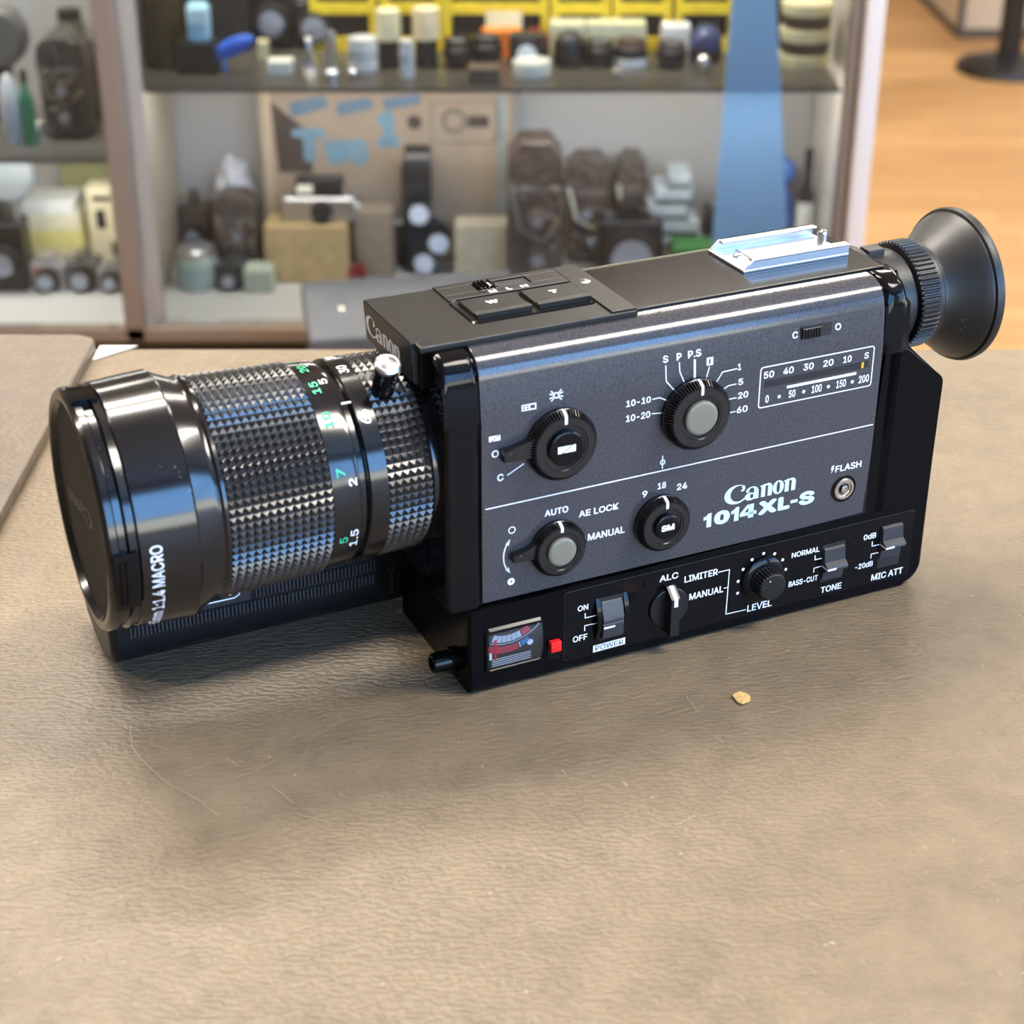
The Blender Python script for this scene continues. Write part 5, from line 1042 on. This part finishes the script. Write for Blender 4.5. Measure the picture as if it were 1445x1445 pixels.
for a, b in (((608, 152), (702, 148)), ((702, 148), (702, 214)), ((702, 214), (608, 214)), ((608, 214), (608, 152))): line(bm, [W_(*a), W_(*b)], .002, sf2, 3)
poly(bm, [W_(660, 172), W_(690, 172), W_(690, 190), W_(660, 190)], sf2, 1)
poly(bm, [W_(700, 140), W_(716, 140), W_(716, 330), W_(700, 330)], sf2, 4)
finish('carton_print', bm, [cm((.10, .165, .25), .6), cm((.045, .032, .028), .6), cm((.135, .25, .34), .6), cm((.15, .12, .10), .6), cm((.24, .26, .26), .6)], sg, angle=0)
# blue sheet stands in for a light reflection on the glass
m = bpy.data.materials.new('blue_reflection_film'); m.use_nodes = True; t = m.node_tree; t.nodes.clear()
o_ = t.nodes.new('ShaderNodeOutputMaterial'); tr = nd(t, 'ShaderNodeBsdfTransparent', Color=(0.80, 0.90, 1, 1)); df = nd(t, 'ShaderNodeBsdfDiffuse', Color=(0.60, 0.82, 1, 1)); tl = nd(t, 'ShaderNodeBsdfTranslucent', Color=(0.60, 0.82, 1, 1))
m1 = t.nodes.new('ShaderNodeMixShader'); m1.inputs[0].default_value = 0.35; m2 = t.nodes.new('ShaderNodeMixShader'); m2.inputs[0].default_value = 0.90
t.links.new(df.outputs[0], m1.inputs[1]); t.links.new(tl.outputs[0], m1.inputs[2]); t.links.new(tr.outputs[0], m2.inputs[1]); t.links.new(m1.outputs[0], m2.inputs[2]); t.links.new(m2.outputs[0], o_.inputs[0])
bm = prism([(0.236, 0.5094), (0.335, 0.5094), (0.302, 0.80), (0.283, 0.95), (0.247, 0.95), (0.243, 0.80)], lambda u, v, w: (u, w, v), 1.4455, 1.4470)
bs = finish('reflection_sheet', bm, m); tag(bs, 'tall translucent blue sheet standing in for a reflection on the case glass', 'sheet')

# dark grey box between the counter and the case
gb = thing('equipment_case', 'dark grey flat topped equipment case standing between counter and display case', 'case', (-0.095, 1.265, 0), math.radians(9))
gm = mat('dark_grey_vinyl', (0.075, 0.078, 0.085), 0.5, var=.2, vscale=15)
finish('case_body', box(-.11, .115, -.08, .085, 0.0005, .575, .004, 2), gm, gb); finish('case_lid', box(-.113, .118, -.083, .088, .576, .60, .004, 2), gm, gb)
finish('lid_stud', lathe([(0, .005), (.0015, .004), (.002, 0)], (-.075, .0, .60), (0, 0, 1), 16), M['nickel'], gb)
# beyond the case on the oak floor
st = thing('display_stand', 'black stand with round base on the oak floor at the right', 'stand', (1.447, 4.69, 0.0003))
blk2 = mat('black_powder_coat', (0.010, 0.010, 0.011), 0.35)
finish('base', lathe([(0, .145), (.006, .148), (.02, .143), (.034, .10), (.05, .04), (.05, 0)], (0, 0, 0), (0, 0, 1), 56), blk2, st)
finish('pole', lathe([(.05, .034), (.9, .034), (.9, 0)], (0, 0, 0), (0, 0, 1), 28), blk2, st)
finish('collar', lathe([(.22, .036), (.23, .052), (.40, .052), (.41, .036)], (0, 0, 0), (0, 0, 1), 28), blk2, st)
finish('seat', lathe([(.9, .17), (.91, .18), (.96, .18), (.975, .15), (.975, 0)], (0, 0, 0), (0, 0, 1), 48), blk2, st)
ct = thing('display_counter', 'cream panelled display counter with dark trim on the oak floor, top right', 'counter', (1.389, 5.084, 0.0003))
cr = mat('cream_laminate', (0.62, 0.53, 0.40), 0.5); gt = mat('grey_brown_trim', (0.10, 0.085, 0.07), 0.5)
finish('front_panel', box(.012, 1.6, .004, .02, .03, .92), cr, ct); finish('side_panel', box(.004, .02, .021, 1.2, .03, .92), cr, ct)
bm = bmesh.new(); box(0, 1.62, 0, .012, 0, .03, 0, 1, bm); box(0, .012, .0125, 1.2, 0, .03, 0, 1, bm); finish('base_trim', bm, gt, ct)
finish('corner_post', box(-.002, .018, -.002, .018, .0305, .93, .003, 1), gt, ct); finish('counter_top', box(-.02, 1.64, -.02, 1.22, .931, .97, .004, 1), cr, ct)

# labels of parts that look unlike the rest of their thing
PL = {'eyecup': 'flared black rubber eyecup', 'accessory_shoe': 'silver metal accessory shoe', 'side_panel': 'dark grey painted side panel', 'button_cap': 'small red push button', 'lever_cap': 'silver cap of the zoom lever',
      'flash_socket': 'round flash socket with nickel contact', 'battery_meter': 'clear battery meter with red and white scale', 'focus_ring': 'ribbed black focus ring', 'counter_pointer': 'orange counter pointer'}
for o in bpy.data.objects:
    k = o.name.split('.')[0]
    if o.parent is not None and k in PL: o['label'] = PL[k]
